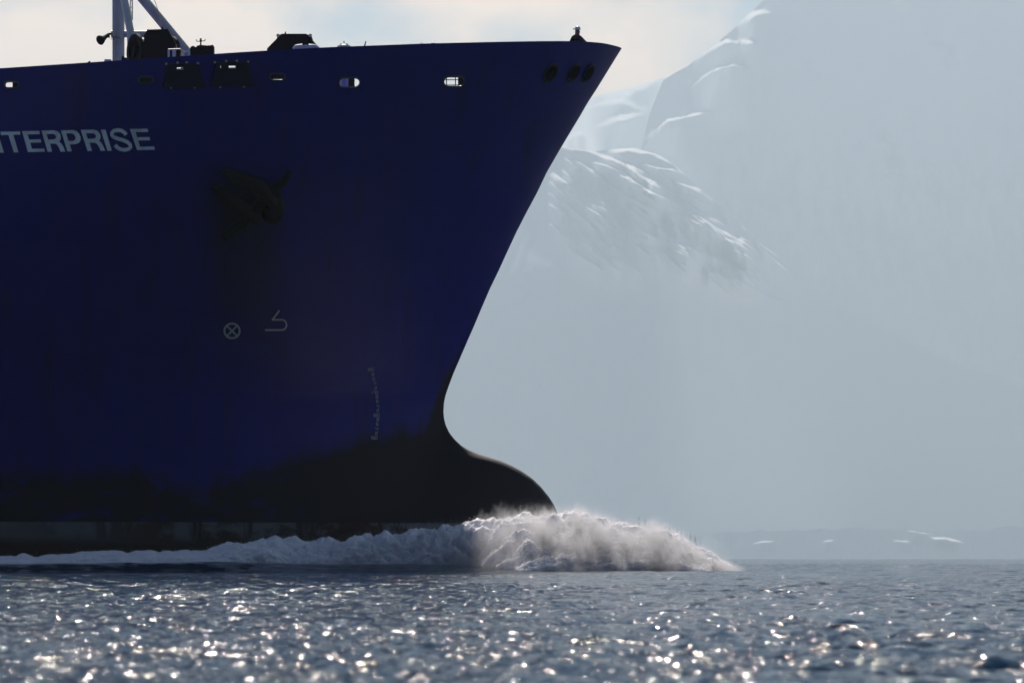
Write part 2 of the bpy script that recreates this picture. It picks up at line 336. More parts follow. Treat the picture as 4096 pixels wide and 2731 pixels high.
def make_hull(root, mats, cutters):
    NS, NV = 230, 260
    sp = 150 * np.linspace(0, 1, NS) ** 2.6; zg = gunwale(sp)
    # smooth the sheer a little
    for _ in range(4): zg[1:-1] = 0.25 * zg[:-2] + 0.5 * zg[1:-1] + 0.25 * zg[2:]
    v = np.concatenate([np.linspace(0, 0.89, NV - 30, endpoint=False), np.linspace(0.89, 1, 30)])
    Zg = ZL + v[:, None] * (zg[None] - ZL); Xg = xs_(Zg) - sp[None]; Wg = wfun(Xg, Zg); Wg[:, 0] = 0
    kd = NV - 30
    def side(sgn): return np.stack([Xg, D - sgn * Wg, Zg], -1)
    out_ = np.concatenate([side(1)[:, ::-1], side(-1)[:, 1:]], 1)        # columns: starboard aft .. stem .. port aft
    nc = out_.shape[1]
    tg = np.gradient(out_[..., :2], axis=1); nrm = np.stack([tg[..., 1], -tg[..., 0]], -1); nrm /= np.linalg.norm(nrm, axis=-1, keepdims=True) + 1e-9
    inn = out_[kd:].copy(); inn[..., :2] += np.sign((nrm[kd:, 10:11, 1:2] > 0) - 0.5) * nrm[kd:] * 0.22
    c = NS - 1                                                           # keep both inner walls from crossing at the tip
    y = inn[..., 1]; y[:, :c] = np.minimum(y[:, :c], D - 0.004); y[:, c + 1:] = np.maximum(y[:, c + 1:], D + 0.004); y[:, c] = D
    V = np.concatenate([out_.reshape(-1, 3), inn.reshape(-1, 3)]); no_ = NV * nc
    io = np.arange(no_).reshape(NV, nc); ii = no_ + np.arange(inn.shape[0] * nc).reshape(-1, nc)
    faces = grid_quads(NV, nc).tolist() + [[a + no_ for a in f[::-1]] for f in grid_quads(inn.shape[0], nc).tolist()]
    for j in range(nc - 1): faces.append([io[-1, j], io[-1, j + 1], ii[-1, j + 1], ii[-1, j]])
    for j in range(c):
        a, b = j, nc - 1 - j
        if j < c - 1:
            faces.append([ii[0, a], ii[0, a + 1], ii[0, b - 1], ii[0, b]]); faces.append([io[0, a + 1], io[0, a], io[0, b], io[0, b - 1]])
        else:
            faces.append([ii[0, a], ii[0, c], ii[0, b]]); faces.append([io[0, c], io[0, a], io[0, b]])
    for e in (0, nc - 1):
        for k in range(inn.shape[0] - 1): faces.append([io[kd + k, e], io[kd + k + 1, e], ii[k + 1, e], ii[k, e]])
    faces.append([int(i) for i in io[:kd + 1, 0]] + [int(ii[0, 0]), int(ii[0, -1])] + [int(i) for i in io[:kd + 1, -1][::-1]])
    bm = bmesh.new(); vv = [bm.verts.new(Vector(p) - SH) for p in V]
    for f in faces:
        try: bm.faces.new([vv[int(i)] for i in f])
        except ValueError: pass
    bmesh.ops.recalc_face_normals(bm, faces=bm.faces)
    me = bpy.data.meshes.new('hull'); bm.to_mesh(me); bm.free()
    o = obj('hull', me, mats['hull'], root)
    # openings: chocks, hawse pipes and fairlead slots are cut through the bulwark
    co_ = bpy.data.objects.new('cutter', cutters.mesh('cutter', SH)); COL.objects.link(co_); co_.parent = root
    md = o.modifiers.new('openings', 'BOOLEAN'); md.object = co_; md.operation = 'DIFFERENCE'; md.solver = 'EXACT'
    bpy.context.view_layer.update(); dg = bpy.context.evaluated_depsgraph_get()
    me2 = bpy.data.meshes.new_from_object(o.evaluated_get(dg)); o.modifiers.clear(); o.data = me2; bpy.data.objects.remove(co_)
    me2.name = 'hull'
    me2.polygons.foreach_set('use_smooth', np.ones(len(me2.polygons), dtype=bool)); me2.set_sharp_from_angle(angle=R(28))
    return o
def hull_mat():
    m = mat('hull_paint', (0.008, 0.01, 0.05), 0.45, spec=0.28); g = NG(m)
    t = g.n('ShaderNodeTexCoord'); sp = g.n('ShaderNodeSeparateXYZ'); g.put(sp.inputs[0], t.outputs['Object']); x, z = sp.outputs[0], sp.outputs[2]
    # upper edge of the worn bottom paint, along the ship (object x + 60 + ... metres)
    ed = [(-400, 1870), (0, 1885), (380, 1888), (400, 1868), (570, 1868), (600, 1900), (760, 1958), (830, 1962), (850, 1915), (960, 1905), (1010, 1862), (1100, 1855), (1200, 1822), (1300, 1792), (1400, 1758), (1500, 1738), (1600, 1712), (1700, 1690), (1740, 1600), (1770, 1500), (1800, 1400)]
    pts = [hull_pt(a, b)[0] - SH for a, b in ed[:-2]]; xa, xb = pts[0].x, pts[-1].x + 1.2
    pts += [Vector((pts[-1].x + 0.35, 0, 8.4)), Vector((pts[-1].x + 1.2, 0, 9.6))]
    fc = g.n('ShaderNodeFloatCurve'); cv = fc.mapping.curves[0]; fc.mapping.use_clip = False
    while len(cv.points) > 2: cv.points.remove(cv.points[1])
    pl = [((p.x - xa) / (xb - xa), p.z / 12) for p in pts]
    cv.points[0].location = pl[0]; cv.points[1].location = pl[-1]
    for q in pl[1:-1]: cv.points.new(*q)
    for p in cv.points: p.handle_type = 'VECTOR'
    fc.mapping.update()
    xn = g.math('DIVIDE', g.math('SUBTRACT', x, xa), xb - xa); g.put(fc.inputs['Value'], xn); fc.inputs['Factor'].default_value = 1
    zb = g.math('MULTIPLY', fc.outputs[0], 12.0)
    streak = g.noise(g.coords((1, 0.2, 0.15)), 2.6, 5, 0.65); blot = g.noise(g.coords((1, 0.4, 1.6)), 0.9, 6, 0.65)
    edge = g.math('ADD', zb, g.math('ADD', g.math('MULTIPLY', g.math('SUBTRACT', streak, 0.5), 1.3), g.math('MULTIPLY', g.math('SUBTRACT', blot, 0.5), 1.0)))
    worn = g.ramp(g.math('SUBTRACT', edge, z), -0.45, 0.6)
    isl = g.math('MULTIPLY', g.ramp(blot, 0.5, 0.75), g.ramp(x, 53.5, 45.0))          # blue paint that survived within it
    worn = g.math('MULTIPLY', worn, g.math('SUBTRACT', 1.0, isl))
    plates = g.n('ShaderNodeTexBrick'); g.put(plates.inputs['Vector'], g.n('ShaderNodeMapping').outputs[0])
    mpn = plates.inputs['Vector'].links[0].from_node; g.put(mpn.inputs[0], t.outputs['Object']); mpn.inputs['Rotation'].default_value = (R(90), 0, 0)
    plates.inputs['Scale'].default_value = 0.28; plates.inputs['Mortar Size'].default_value = 0.004; plates.inputs['Color1'].default_value = (0.45, 0.45, 0.45, 1); plates.inputs['Color2'].default_value = (0.55, 0.55, 0.55, 1); plates.inputs['Mortar'].default_value = (0.3, 0.3, 0.3, 1)
    big = g.noise(g.coords((1, 0.3, 0.5)), 0.25, 5, 0.6)
    blue = g.mix(g.ramp(big, 0.3, 0.7), (0.003, 0.003, 0.155), (0.005, 0.005, 0.2))
    blue = g.mix(g.math('MULTIPLY', g.ramp(plates.outputs[0], 0.3, 0.6), 0.4), blue, (0.014, 0.015, 0.2))
    blue = g.mix(g.math('MULTIPLY', g.ramp(g.noise(g.coords((1, 0.3, 0.06)), 1.4, 5, 0.65), 0.5, 0.75), 0.45), blue, (0.012, 0.009, 0.03))
    # mud washed from the anchor
    ap = hull_pt(940, 700)[0] - SH
    mud = g.math('MULTIPLY', g.ramp(g.math('ABSOLUTE', g.math('SUBTRACT', g.math('ADD', x, g.math('MULTIPLY', g.math('SUBTRACT', streak, 0.5), 1.6)), ap.x + 0.2)), 2.2, 0.5),
                 g.math('MULTIPLY', g.ramp(z, ap.z + 1.2, ap.z - 1.5), g.ramp(z, ap.z - 9.5, ap.z - 3.0)))
    blue = g.mix(g.math('MULTIPLY', mud, 0.7), blue, (0.018, 0.014, 0.012))
    base = g.mix(worn, blue, (0.012, 0.01, 0.016))
    # pale boot-top band with rust and growth
    zt = (H + (HZ - 2086) * 191.0 / F); boot = g.ramp(z, zt + 0.03, zt - 0.03)
    r1 = g.noise(g.coords((1, 0.3, 1.2)), 0.55, 7, 0.68); dirty = g.ramp(g.math('ADD', r1, g.math('MULTIPLY', g.math('SUBTRACT', zt, z), 0.13)), 0.47, 0.62)
    dirty = g.math('MAXIMUM', dirty, g.ramp(g.noise(g.coords((1, 0.3, 0.1)), 1.1, 4, 0.6), 0.53, 0.64)); dirty = g.math('MULTIPLY', dirty, g.ramp(x, 36.0, 47.0), clamp=True)
    low = g.ramp(z, zt - 0.4, zt - 1.0); dirty = g.math('MAXIMUM', dirty, low)
    bt = g.mix(dirty, (0.12, 0.125, 0.14), g.mix(g.ramp(r1, 0.4, 0.7), (0.02, 0.016, 0.016), (0.045, 0.018, 0.014)))
    g.put(g.b.inputs['Base Color'], g.mix(boot, base, bt))
    g.put(g.b.inputs['Roughness'], g.math('ADD', 0.42, g.math('MULTIPLY', g.math('MAXIMUM', worn, boot), 0.3)))
    g.bump(g.math('ADD', g.math('MULTIPLY', big, 0.5), g.math('MULTIPLY', g.noise(g.coords((1, .5, 1)), 0.9, 3), 0.35)), 0.25, 0.25)
    return m

# ------------------------------------------------------------------ ship
def stadium(px, py, wpx, hpx, n=10):
    r = hpx / 2; a = wpx / 2 - r
    return [(px + a + r * math.cos(t), py + r * math.sin(t)) for t in np.linspace(-math.pi / 2, math.pi / 2, n)] + [(px - a - r * math.cos(t), py - r * math.sin(t)) for t in np.linspace(-math.pi / 2, math.pi / 2, n)]
CHOCKS = [(46, 338.5, 54, 23), (581, 320, 56, 24), (1108, 307, 58, 23), (1396, 329, 82, 36), (1815, 325, 80, 37)]
HAWSE = [(2201, 292, 0.47), (2292, 291, 0.45), (2351, 293, 0.45)]
SLOTS = [(718, 272, 28, 12), (927, 267, 30, 11), (881, 266, 5, 17)]
def frame_at(p, n):
    z = (Vector((0, 0, 1)) - n * n.z).normalized(); x = z.cross(-n).normalized()
    return x, z
def circle(c, x, z, r, n=28): return [c + x * r * math.cos(2 * math.pi * k / n) + z * r * math.sin(2 * math.pi * k / n) for k in range(n)]
def make_ship():
    M = dict(hull=hull_mat(), dark=mat('dark_steel', (0.012, 0.009, 0.013), 0.75, spec=0.12), white=mat('white_paint', (0.62, 0.63, 0.66), 0.45), grey=mat('mast_paint', (0.55, 0.55, 0.58), 0.45),
             letter=mat('letter_paint', (0.86, 0.9, 0.95), 0.5), mark=mat('mark_paint', (0.45, 0.45, 0.44), 0.55), faint=mat('draught_paint', (0.24, 0.27, 0.33), 0.55), ring=mat('ring_paint', (0.006, 0.006, 0.022), 0.55, spec=0.3), rust=mat('anchor_steel', (0.008, 0.006, 0.006), 0.7, spec=0.2),
             bare=mat('bare_steel', (0.45, 0.42, 0.38), 0.28, 0.9), yellow=mat('yellow_paint', (0.5, 0.3, 0.04), 0.5), rim=mat('chock_steel', (0.07, 0.07, 0.08), 0.35, 0.6), deck=mat('deck_paint', (0.05, 0.06, 0.06), 0.7), black=mat('black_panel', (0.011, 0.011, 0.03), 0.7, spec=0.15))
    for k in ('dark', 'white', 'grey', 'letter', 'rust'):
        g = NG(M[k]); c = g.b.inputs['Base Color'].default_value[:3]
        g.put(g.b.inputs['Base Color'], g.mix(g.ramp(g.noise(g.coords((1, 1, 0.4)), 1.7, 6, 0.65), 0.4, 0.75), c, tuple(q * f for q, f in zip(c, (0.72, 0.66, 0.6)))))
    root = empty('cargo_ship', SH, 'dark navy cargo ship bow with white name lettering ploughing through the sea', 'ship')
    cut = MB()
    for px, py, a, b in CHOCKS:
        p, n = hull_pt(px, py); pl = [hull_pt(u, v, 0)[0] for u, v in stadium(px, py, a, b)]
        cut.prism([q - Vector((0, 1.0, 0.05)) for q in pl], Vector((0, 1, 0.05)) * 3.6)
    for px, py, r in HAWSE:
        p, n = hull_pt(px, py); x, z = frame_at(p, n); cut.prism(circle(p + n * 0.2, x, z, r * 0.8), -n * 1.5)
    for px, py, a, b in SLOTS:
        p, n = hull_pt(px, py); pl = [hull_pt(px + i * a / 2, py + j * b / 2)[0] for i, j in ((-1, -1), (1, -1), (1, 1), (-1, 1))]
        cut.prism([q - Vector((0, 1.0, 0.05)) for q in pl], Vector((0, 1, 0.05)) * 3.2)
    hull = make_hull(root, M, cut)
    for px, py, a, b in CHOCKS:                                   # cast rims lying on the plating
        mb = MB(); o = [hull_pt(u, v, 0.0)[0] for u, v in stadium(px, py, a + 4, b + 4)]; n = hull_pt(px, py)[1]
        pl = [q + n * 0.02 for q in o]; mb.tube(pl + [pl[0]], 0.028, 8, False)
        pl2 = [q + Vector((0, 0.3, 0.0)) for q in pl]; mb.tube(pl2 + [pl2[0]], 0.03, 8, False)
        mb.build('mooring_chock', M['rim'], root)
    for px, py, r in HAWSE:
        p, n = hull_pt(px, py); x, z = frame_at(p, n); mb = MB(); pl = circle(p + n * 0.03, x, z, r * 0.9); pl2 = circle(p - n * 0.5, x, z, r * 0.84)
        mb.tube(pl + [pl[0], pl[1]], r * 0.1, 10, False); k = len(pl)
        mb.add(circle(p + n * 0.06, x, z, r * 0.8) + circle(p - n * 0.75, x, z, r * 0.72), [(i, (i + 1) % k, (i + 1) % k + k, i + k) for i in range(k)])
        if px > 2250: mb.add(circle(p - n * 0.25, x, z, r * 0.76), [tuple(range(k))])   # cover plate inside the two forward ones
        mb.build('panama_chock', M['ring'], root)
    # two dark roller-fairlead housings either side of their slots
    for q, (x0, x1, xt0, xt1, yt, yb, slots) in enumerate(((650, 818, 668, 790, 256, 347, SLOTS[:1]), (846, 1014, 862, 990, 249, 343, SLOTS[1:]))):
        mb = MB(); sy0, sy1 = slots[0][1] - slots[0][3] / 2, slots[0][1] + slots[0][3] / 2; sx0, sx1 = slots[0][0] - slots[0][2] / 2, slots[0][0] + slots[0][2] / 2
        n = hull_pt(900, 300)[1]
        def xl(y): return xt0 + (x0 - xt0) * (y - yt) / (yb - yt)
        def xr(y): return xt1 + (x1 - xt1) * (y - yt) / (yb - yt)
        def plate(c, t=0.16): mb.prism([hull_pt(u, v, -0.04)[0] for u, v in c], n * (t + 0.04))
        plate([(xt0, yt), (xt0 + 42, yt - 1), (xt0 + 48, yt - 5), (xt1 - 48, yt - 5), (xt1 - 42, yt - 1), (xt1, yt), (xr(sy0), sy0), (xl(sy0), sy0)])
        if q == 0: plate([(xl(sy0), sy0), (sx0, sy0), (sx0, sy1), (xl(sy1), sy1)])
        else:
            vx0, vx1 = slots[1][0] - 2.5, slots[1][0] + 2.5
            plate([(xl(sy0), sy0), (vx0, sy0), (vx0, sy1), (xl(sy1), sy1)]); plate([(vx1, sy0), (sx0, sy0), (sx0, sy1), (vx1, sy1)])
        plate([(sx1, sy0), (xr(sy0), sy0), (xr(sy1), sy1), (sx1, sy1)]); plate([(xl(sy1), sy1), (xr(sy1), sy1), (x1, yb), (x0, yb)])
        hs = mb.build('fairlead_housing', M['black'], root)
        sill = MB(); a, b = hull_pt(sx0, sy1 + 1, 0.1)[0], hull_pt(sx1, sy1 + 1, 0.1)[0]; sill.tube([a, b], 0.045, 8); sill.build('roller', M['bare'], hs)
        for u, v in ((xt0 - 3, yt + 1), (xt1 + 1, yt - 2), (xt0 + 42, yt - 4), (xt1 - 44, yt - 5), (x0 + 33, yb + 4), (x1 - 40, yb + 2)):
            MB().ball(hull_pt(u, v, 0.06)[0], 0.055).build('lug', M['bare'], hs)
    # lettering, draught marks and symbols as thin paint films on the plating
    def film(polys, name, m, off=0.03):
        vs, fs = [], []
        for loops in polys:
            t = tessellate_polygon([[Vector((u, v, 0)) for u, v in lp] for lp in loops]); flat = [q for lp in loops for q in lp]
            tri = [[flat[i] for i in f] for f in t]
            for f in tri:
                n = len(vs); vs += [hull_pt(u, v, off)[0] for u, v in f]; fs.append((n, n + 1, n + 2))
        return MB().add(vs, fs).build(name, m, root)
    def stroke(pts, wd):
        out_ = []
        for i in range(len(pts) - 1):
            a, b = Vector(pts[i]), Vector(pts[i + 1]); d = (b - a).normalized(); nn = Vector((-d.y, d.x)) * wd / 2; a = a - d * wd * 0.18; b = b + d * wd * 0.18
            out_.append([[(a + nn)[:], (b + nn)[:], (b - nn)[:], (a - nn)[:]]])
        return out_
    def ribbon(pts, wd):
        Lf, Rt = [], []
        for i, p in enumerate(pts):
            d = (Vector(pts[min(i + 1, len(pts) - 1)]) - Vector(pts[max(i - 1, 0)])).normalized(); nn = Vector((-d.y, d.x)) * wd / 2
            Lf.append((Vector(p) + nn)[:]); Rt.append((Vector(p) - nn)[:])
        return [[[Lf[i], Lf[i + 1], Rt[i + 1], Rt[i]]] for i in range(len(pts) - 1)]
    def s7(pl): return [(0.3401 * a, 450 + 0.3401 * b) for a, b in pl]
    Tt = [(5, 229), (236, 225), (240, 262), (157, 265), (217, 470), (163, 472), (100, 266), (12, 268)]
    N_ = [(-85, 232), (-28, 231), (47, 474), (-12, 475), (-160, 316), (-112, 477), (-168, 478), (-243, 234), (-184, 233), (-38, 392)]
    E1 = [(260, 222), (463, 218), (468, 256), (325, 260), (343, 320), (478, 316), (484, 354), (356, 357), (376, 428), (520, 424), (529, 462), (329, 467)]
    R1 = [(488, 215), (635, 211), (676, 222), (703, 247), (716, 282), (714, 315), (697, 345), (725, 370), (746, 405), (768, 460), (712, 462), (692, 412), (670, 380), (645, 367), (590, 368), (612, 462), (560, 463)]
    r1 = [(549, 256), (620, 252), (645, 261), (660, 283), (658, 304), (638, 317), (567, 320)]
    P_ = [(716, 212), (855, 207), (895, 217), (928, 247), (948, 290), (947, 330), (928, 358), (890, 373), (822, 378), (845, 457), (793, 459)]
    p_ = [(777, 248), (842, 246), (868, 256), (886, 284), (888, 312), (868, 334), (808, 337)]
    R2 = [(949, 206), (1095, 202), (1140, 213), (1168, 240), (1182, 275), (1180, 308), (1165, 332), (1192, 358), (1214, 395), (1237, 450), (1183, 452), (1162, 402), (1140, 370), (1110, 355), (1053, 356), (1082, 451), (1030, 453)]
    r2 = [(1013, 247), (1085, 244), (1112, 252), (1128, 274), (1126, 294), (1106, 307), (1032, 310)]
    I_ = [(1183, 203), (1240, 201), (1315, 449), (1263, 452)]
    E2 = [(1525, 194), (1733, 190), (1745, 228), (1594, 231), (1612, 291), (1757, 288), (1764, 326), (1624, 329), (1645, 402), (1812, 398), (1821, 437), (1611, 442)]
    ctrl = [(1484, 262), (1462, 236), (1428, 214), (1385, 207), (1342, 215), (1315, 240), (1316, 268), (1340, 291), (1388, 309), (1445, 325), (1498, 348), (1530, 378), (1534, 408), (1510, 430), (1462, 440), (1412, 430), (1375, 408), (1352, 382)]
    polys = [[s7(N_)], [s7(Tt)], [s7(E1)], [s7(R1), s7(r1)], [s7(P_), s7(p_)], [s7(R2), s7(r2)], [s7(I_)]] + [[s7(q) for q in lp] for lp in ribbon(ctrl, 44)] + [[s7(E2)]]
    film(polys, 'name_lettering', M['letter'])
    seg = dict(zip('0123456789', ('abcdef', 'bc', 'abged', 'abgcd', 'fgbc', 'afgcd', 'afgedc', 'abc', 'abcdefg', 'abfgcd')))
    def digit(ch, x, y, w_=8, h_=11):
        pt = dict(a=((0, 0), (1, 0)), b=((1, 0), (1, .5)), c=((1, .5), (1, 1)), d=((0, 1), (1, 1)), e=((0, .5), (0, 1)), f=((0, 0), (0, .5)), g=((0, .5), (1, .5)))
        o = []
        for s_ in seg[ch]: o += stroke([(x - w_ / 2 + w_ * u, y - h_ / 2 + h_ * v) for u, v in pt[s_]], 2.4)
        return o
    dm = []
    for txt, x, y in (('180', 1478, 1477), ('8', 1490, 1496), ('6', 1494, 1515), ('4', 1498, 1532), ('2', 1501, 1551), ('170', 1495, 1569), ('8', 1506, 1586), ('6', 1508, 1604), ('4', 1510, 1624), ('2', 1510, 1641), ('160', 1501, 1660), ('8', 1510, 1677), ('6', 1508, 1695), ('4', 1506, 1714), ('2', 1504, 1732), ('150', 1492, 1750)):
        dm = []
        for k, ch in enumerate(txt): dm += digit(ch, x + (k - (len(txt) - 1) / 2) * 11, y)
        film(dm, 'draught_mark', M['faint'])
    cc = [(927 + 30.5 * math.cos(t), 1322 + 29 * math.sin(t)) for t in np.linspace(0, 2 * math.pi, 41)]
    film(ribbon(cc, 7.5) + stroke([(906, 1301), (948, 1343)], 6.5) + stroke([(948, 1301), (906, 1343)], 6.5), 'thruster_symbol', M['mark'])
    arc = [(1126 + 19 * math.cos(t), 1298 + 20.5 * math.sin(t)) for t in np.linspace(-math.pi / 2, math.pi / 2, 12)]
    film(stroke([(1116, 1241), (1088, 1278)], 6.5) + ribbon([(1086, 1277.5)] + arc + [(1059, 1318.5)], 6.5), 'bulb_symbol', M['mark'])
    # stockless anchor hauled up against the plating
    def hp(u, v, o): return hull_pt(u, v, o)[0]
    an = MB().tube([hp(880, 940, 0.3), hp(960, 880, 0.32), hp(1060, 770, 0.3), hp(1085, 735, 0.2)], [0.2, 0.24, 0.26, 0.3], 10)
    an.build('anchor', M['rust'], root, 'rusty stockless anchor stowed flat against the plating'); a0 = root.children[-1] if False else [o for o in root.children if o.name.startswith('anchor')][0]
    fl = MB(); fl.tube([hp(1075, 800, 0.35), hp(1020, 730, 0.4), hp(930, 690, 0.38), hp(880, 665, 0.3)], [0.3, 0.34, 0.26, 0.06], 8); fl.build('fluke', M['rust'], a0)
    fl = MB(); fl.tube([hp(1010, 860, 0.35), hp(930, 800, 0.4), hp(870, 745, 0.36), hp(838, 735, 0.28)], [0.3, 0.34, 0.26, 0.06], 8); fl.build('fluke', M['rust'], a0)
    cr_ = MB().ball(hp(1080, 815, 0.25), (0.5, 0.35, 0.75)); cr_.build('crown', M['rust'], a0)
    hk = MB().tube([hp(1075, 745, 0.3), hp(1115, 720, 0.32), hp(1140, 690, 0.3), hp(1146, 668, 0.25)], [0.2, 0.17, 0.13, 0.07], 8); hk.build('hook', M['rust'], a0)
    # raised platform for the lookout inside the bulwark at the stem
    zd = 21.55; pf = MB(); xs0 = [1.0, 2.0, 3.0]
    pl = []
    for x in (-1.5, -0.2, 0.8, 1.6, 2.2, 2.6): pl.append((x, float(wfun(np.array(x), np.array(zd))) - 0.8))
    pf.prism([(x, D - w_, zd) for x, w_ in pl] + [(x, D + w_, zd) for x, w_ in pl[::-1]], (0, 0, -0.12))
    for x in (-1.2, 1.0):
        for y in (-2, 2): pf.tube([(x, D + y, zd - 0.1), (x, D + y, zd - 2.2)], 0.08, 8)
    pf.build('bow_platform', M['deck'], root)
    # ---- foremast
    Ym = 199.0
    def YD(px, off=0.9):
        x = (px - CX) * 190 / F; return max(187.5, D - float(wfun(np.array(x), np.array(19.4))) + off)
    def dk(px): return H + (HZ - interp(GUN, px)) * 186.0 / F - 2.75                # deck level under a deck item
    def vtube(mb, px0, py0, px1, py1, Y, r0, r1=None, n=18): return mb.tube([P(px0, py0, Y), P(px1, py1, Y)], [r0, r1 or r0], n)
    base = P(474, 244, Ym); base.z = dk(474)
    mast = MB().tube([base, P(473, -900, Ym)], 0.265, 20).build('foremast', M['grey'], root)
    b2 = P(536, 244, Ym - 2); b2.z = dk(536)
    MB().tube([b2, P(523, 134, Ym - 2), P(497, 0, Ym - 1.6), P(473, -140, Ym)], 0.165, 16).build('mast_leg', M['grey'], mast)
    b3 = P(790, 260, Ym + 1); b3.z = dk(790)
    MB().tube([P(790, 260, Ym + 1), P(737, 197, Ym + 0.7), P(574, 0, Ym), P(473, -122, Ym)], 0.215, 18).build('mast_brace', M['grey'], mast)
    mb = MB().tube([P(445, 137, Ym), P(500, 137, Ym), P(600, 137, Ym + 0.2)], 0.15, 14); mb.build('cross_beam', M['grey'], mast)
    mb = MB(); vtube(mb, 453, 250, 453, -700, Ym - 0.3, 0.022, n=8); vtube(mb, 451, 5, 460, 5, Ym - 0.3, 0.02, n=6); mb.build('cable_pipe', M['grey'], mast)
    mb = MB(); vtube(mb, 521, 60, 521, -700, Ym + 0.6, 0.025, n=8); vtube(mb, 529, 82, 529, -700, Ym + 0.6, 0.03, n=8)
    for k in range(24): vtube(mb, 521, 31 - 27 * k, 529, 31 - 27 * k, Ym + 0.6, 0.018, n=6)
    mb.tube([P(529, 80, Ym + 0.6), P(527, 52, Ym + .5), P(521, 45, Ym + .6)], 0.03, 6); mb.build('ladder', M['grey'], mast)
    mb = MB().tube([P(447, 136, Ym - .3), P(437, 136, Ym - .4), P(429, 141, Ym - 0.6), P(421, 149, Ym - .9), P(413, 157, Ym - 1.2), P(405, 161, Ym - 1.45), P(397, 158, Ym - 1.6)], [0.03, 0.07, 0.07, 0.09, 0.14, 0.2, 0.24], 16)
    mb.v = []; mb.f = []
    ax = [(447, 135, 0.035), (438, 137, 0.06), (430, 142, 0.075), (424, 147, 0.085), (417, 152, 0.105), (411, 156, 0.14), (406, 159, 0.185), (402, 161, 0.21), (400, 162, 0.215)]
    mb.tube([P(a, b, Ym - 0.4 - (447 - a) * 0.012) for a, b, r in ax], [r for a, b, r in ax], 18)
    mb.tube([P(434, 144, Ym - .6), P(437, 152, Ym - .6)], 0.04, 8); mb.tube([P(448, 146, Ym - .3), P(470, 150, Ym - .3), P(484, 154, Ym - .3)], 0.012, 6); mb.tube([P(452, 148, Ym - .3), P(442, 158, Ym - .4), P(460, 157, Ym - .4), P(452, 148, Ym - .3)], 0.012, 6)
    mb.build('fog_horn', M['dark'], mast)
    # ---- big winch with its drum flange and gear housing
    Yw = 193.5; zb = dk(600); c = P(536, 206, Yw); mb = MB()
    ax_ = Vector((0.86, 0.5, 0)).normalized(); up = Vector((0, 0, 1)); sd_ = ax_.cross(up); r0 = 0.74
    def ring(c_, ro, ri, t):
        k = 36; a = circle(c_, sd_, up, ro, k); b = circle(c_, sd_, up, ri, k); a2 = [q + ax_ * t for q in a]; b2_ = [q + ax_ * t for q in b]; f = []
        for i in range(k):
            j = (i + 1) % k; f += [(i, j, k + j, k + i), (2 * k + j, 2 * k + i, 3 * k + i, 3 * k + j), (j, i, 2 * k + i, 2 * k + j), (k + i, k + j, 3 * k + j, 3 * k + i)]
        mb.add(a + b + a2 + b2_, f)
    ring(c, r0, 0.52, 0.12); mb.tube([c + ax_ * 0.1, c + ax_ * 1.75], 0.54, 30); mb.tube([c + ax_ * 0.1, c - ax_ * 0.05], 0.2, 16); ring(c + ax_ * 1.7, r0 * 0.98, 0.3, 0.12)
    for a in range(6): mb.tube([c + ax_ * .05, c + ax_ * .05 + (up * math.cos(a * 1.047) + sd_ * math.sin(a * 1.047)) * 0.56], 0.04, 6)
    win = mb.build('mooring_winch', M['dark'], root)
    mb = MB(); gp = [(576, 142), (589, 119), (672, 117), (703, 175), (703, 240), (576, 246)]
    mb.prism([P(a, b, 192.9) for a, b in gp], (0, 3.0, 0)); mb.prism([P(a, b, 192.6) for a, b in ((584, 158), (625, 152), (662, 156), (688, 188), (690, 240), (572, 244), (566, 180))], (0, 0.3, 0)); mb.tube([P(649, 118, 195), P(649, 109, 195)], 0.04, 8); mb.build('gear_housing', M['dark'], win)
    mb = MB(); q0, q1 = P(492, 246, 194), P(700, 236, 196.5); mb.box((q0.x, 193.6, zb), (q1.x, 196.4, q0.z)); mb.build('winch_foundation', M['dark'], win)
    mb = MB().box(P(486, 246, 193)[:], (P(505, 0, 193).x, 193.5, P(0, 231, 193).z)); mb.ball(P(492, 229, 193.2), 0.05); mb.build('brake_cover', M['dark'], win)
    MB().tube([P(649, 112, 195), P(630, 36, 196.5), P(614, -10, 197.4), P(560, -240, 198.5)], 0.013, 6).build('stay_wire', M['dark'], mast)
    # ---- white railing beside the winch
    mb = MB(); Yr = 188.5; zr = dk(700)
    for px, pt, r in ((675, 199, 0.03), (692, 199, 0.02), (698, 199, 0.03), (734, 207, 0.022), (757, 203, 0.025)):
        a = P(px, pt, Yr); mb.tube([Vector((a.x, Yr, zr)), a], r * 1.5, 8)
    mb.tube([P(672, 199, Yr), P(721, 197, Yr), P(727, 203, Yr), P(735, 208, Yr), P(748, 207, Yr), P(758, 200, Yr)], 0.028, 8); mb.build('railing', M['white'], root)
    a = P(727, 210, Yr + .3); MB().tube([Vector((a.x, Yr + .3, zr)), a], 0.04, 8).build('yellow_post', M['yellow'], root)
    # ---- windlass machinery with a wind vane on it
    mb = MB(); Yq = 190.5; zq = dk(800)
    prof = [(757, 226), (759, 197), (766, 189), (771, 193), (774, 197), (781, 190), (786, 188), (789, 183), (797, 182), (800, 179), (807, 181), (830, 183), (848, 181), (852, 180), (852, 226)]
    pl = [P(a, b, Yq) for a, b in prof]; pl[0].z = pl[-1].z = zq; mb.prism(pl, (0, 1.0, 0)); mb.tube([P(772, 196, Yq - .2), P(772, 196, Yq + 1.2)], 0.12, 14); mb.box((pl[6].x, Yq - .15, P(0, 205, Yq).z), (P(826, 0, Yq).x, Yq + 0.1, P(0, 188, Yq).z))
    MB_ = mb.build('windlass', M['dark'], root)
    mb = MB(); Yv = 191; vtube(mb, 803, 182, 803, 157, Yv, 0.03, n=8); mb.ball(P(803, 165, Yv), 0.055); vtube(mb, 799, 157, 807, 157, Yv, 0.03, n=8)
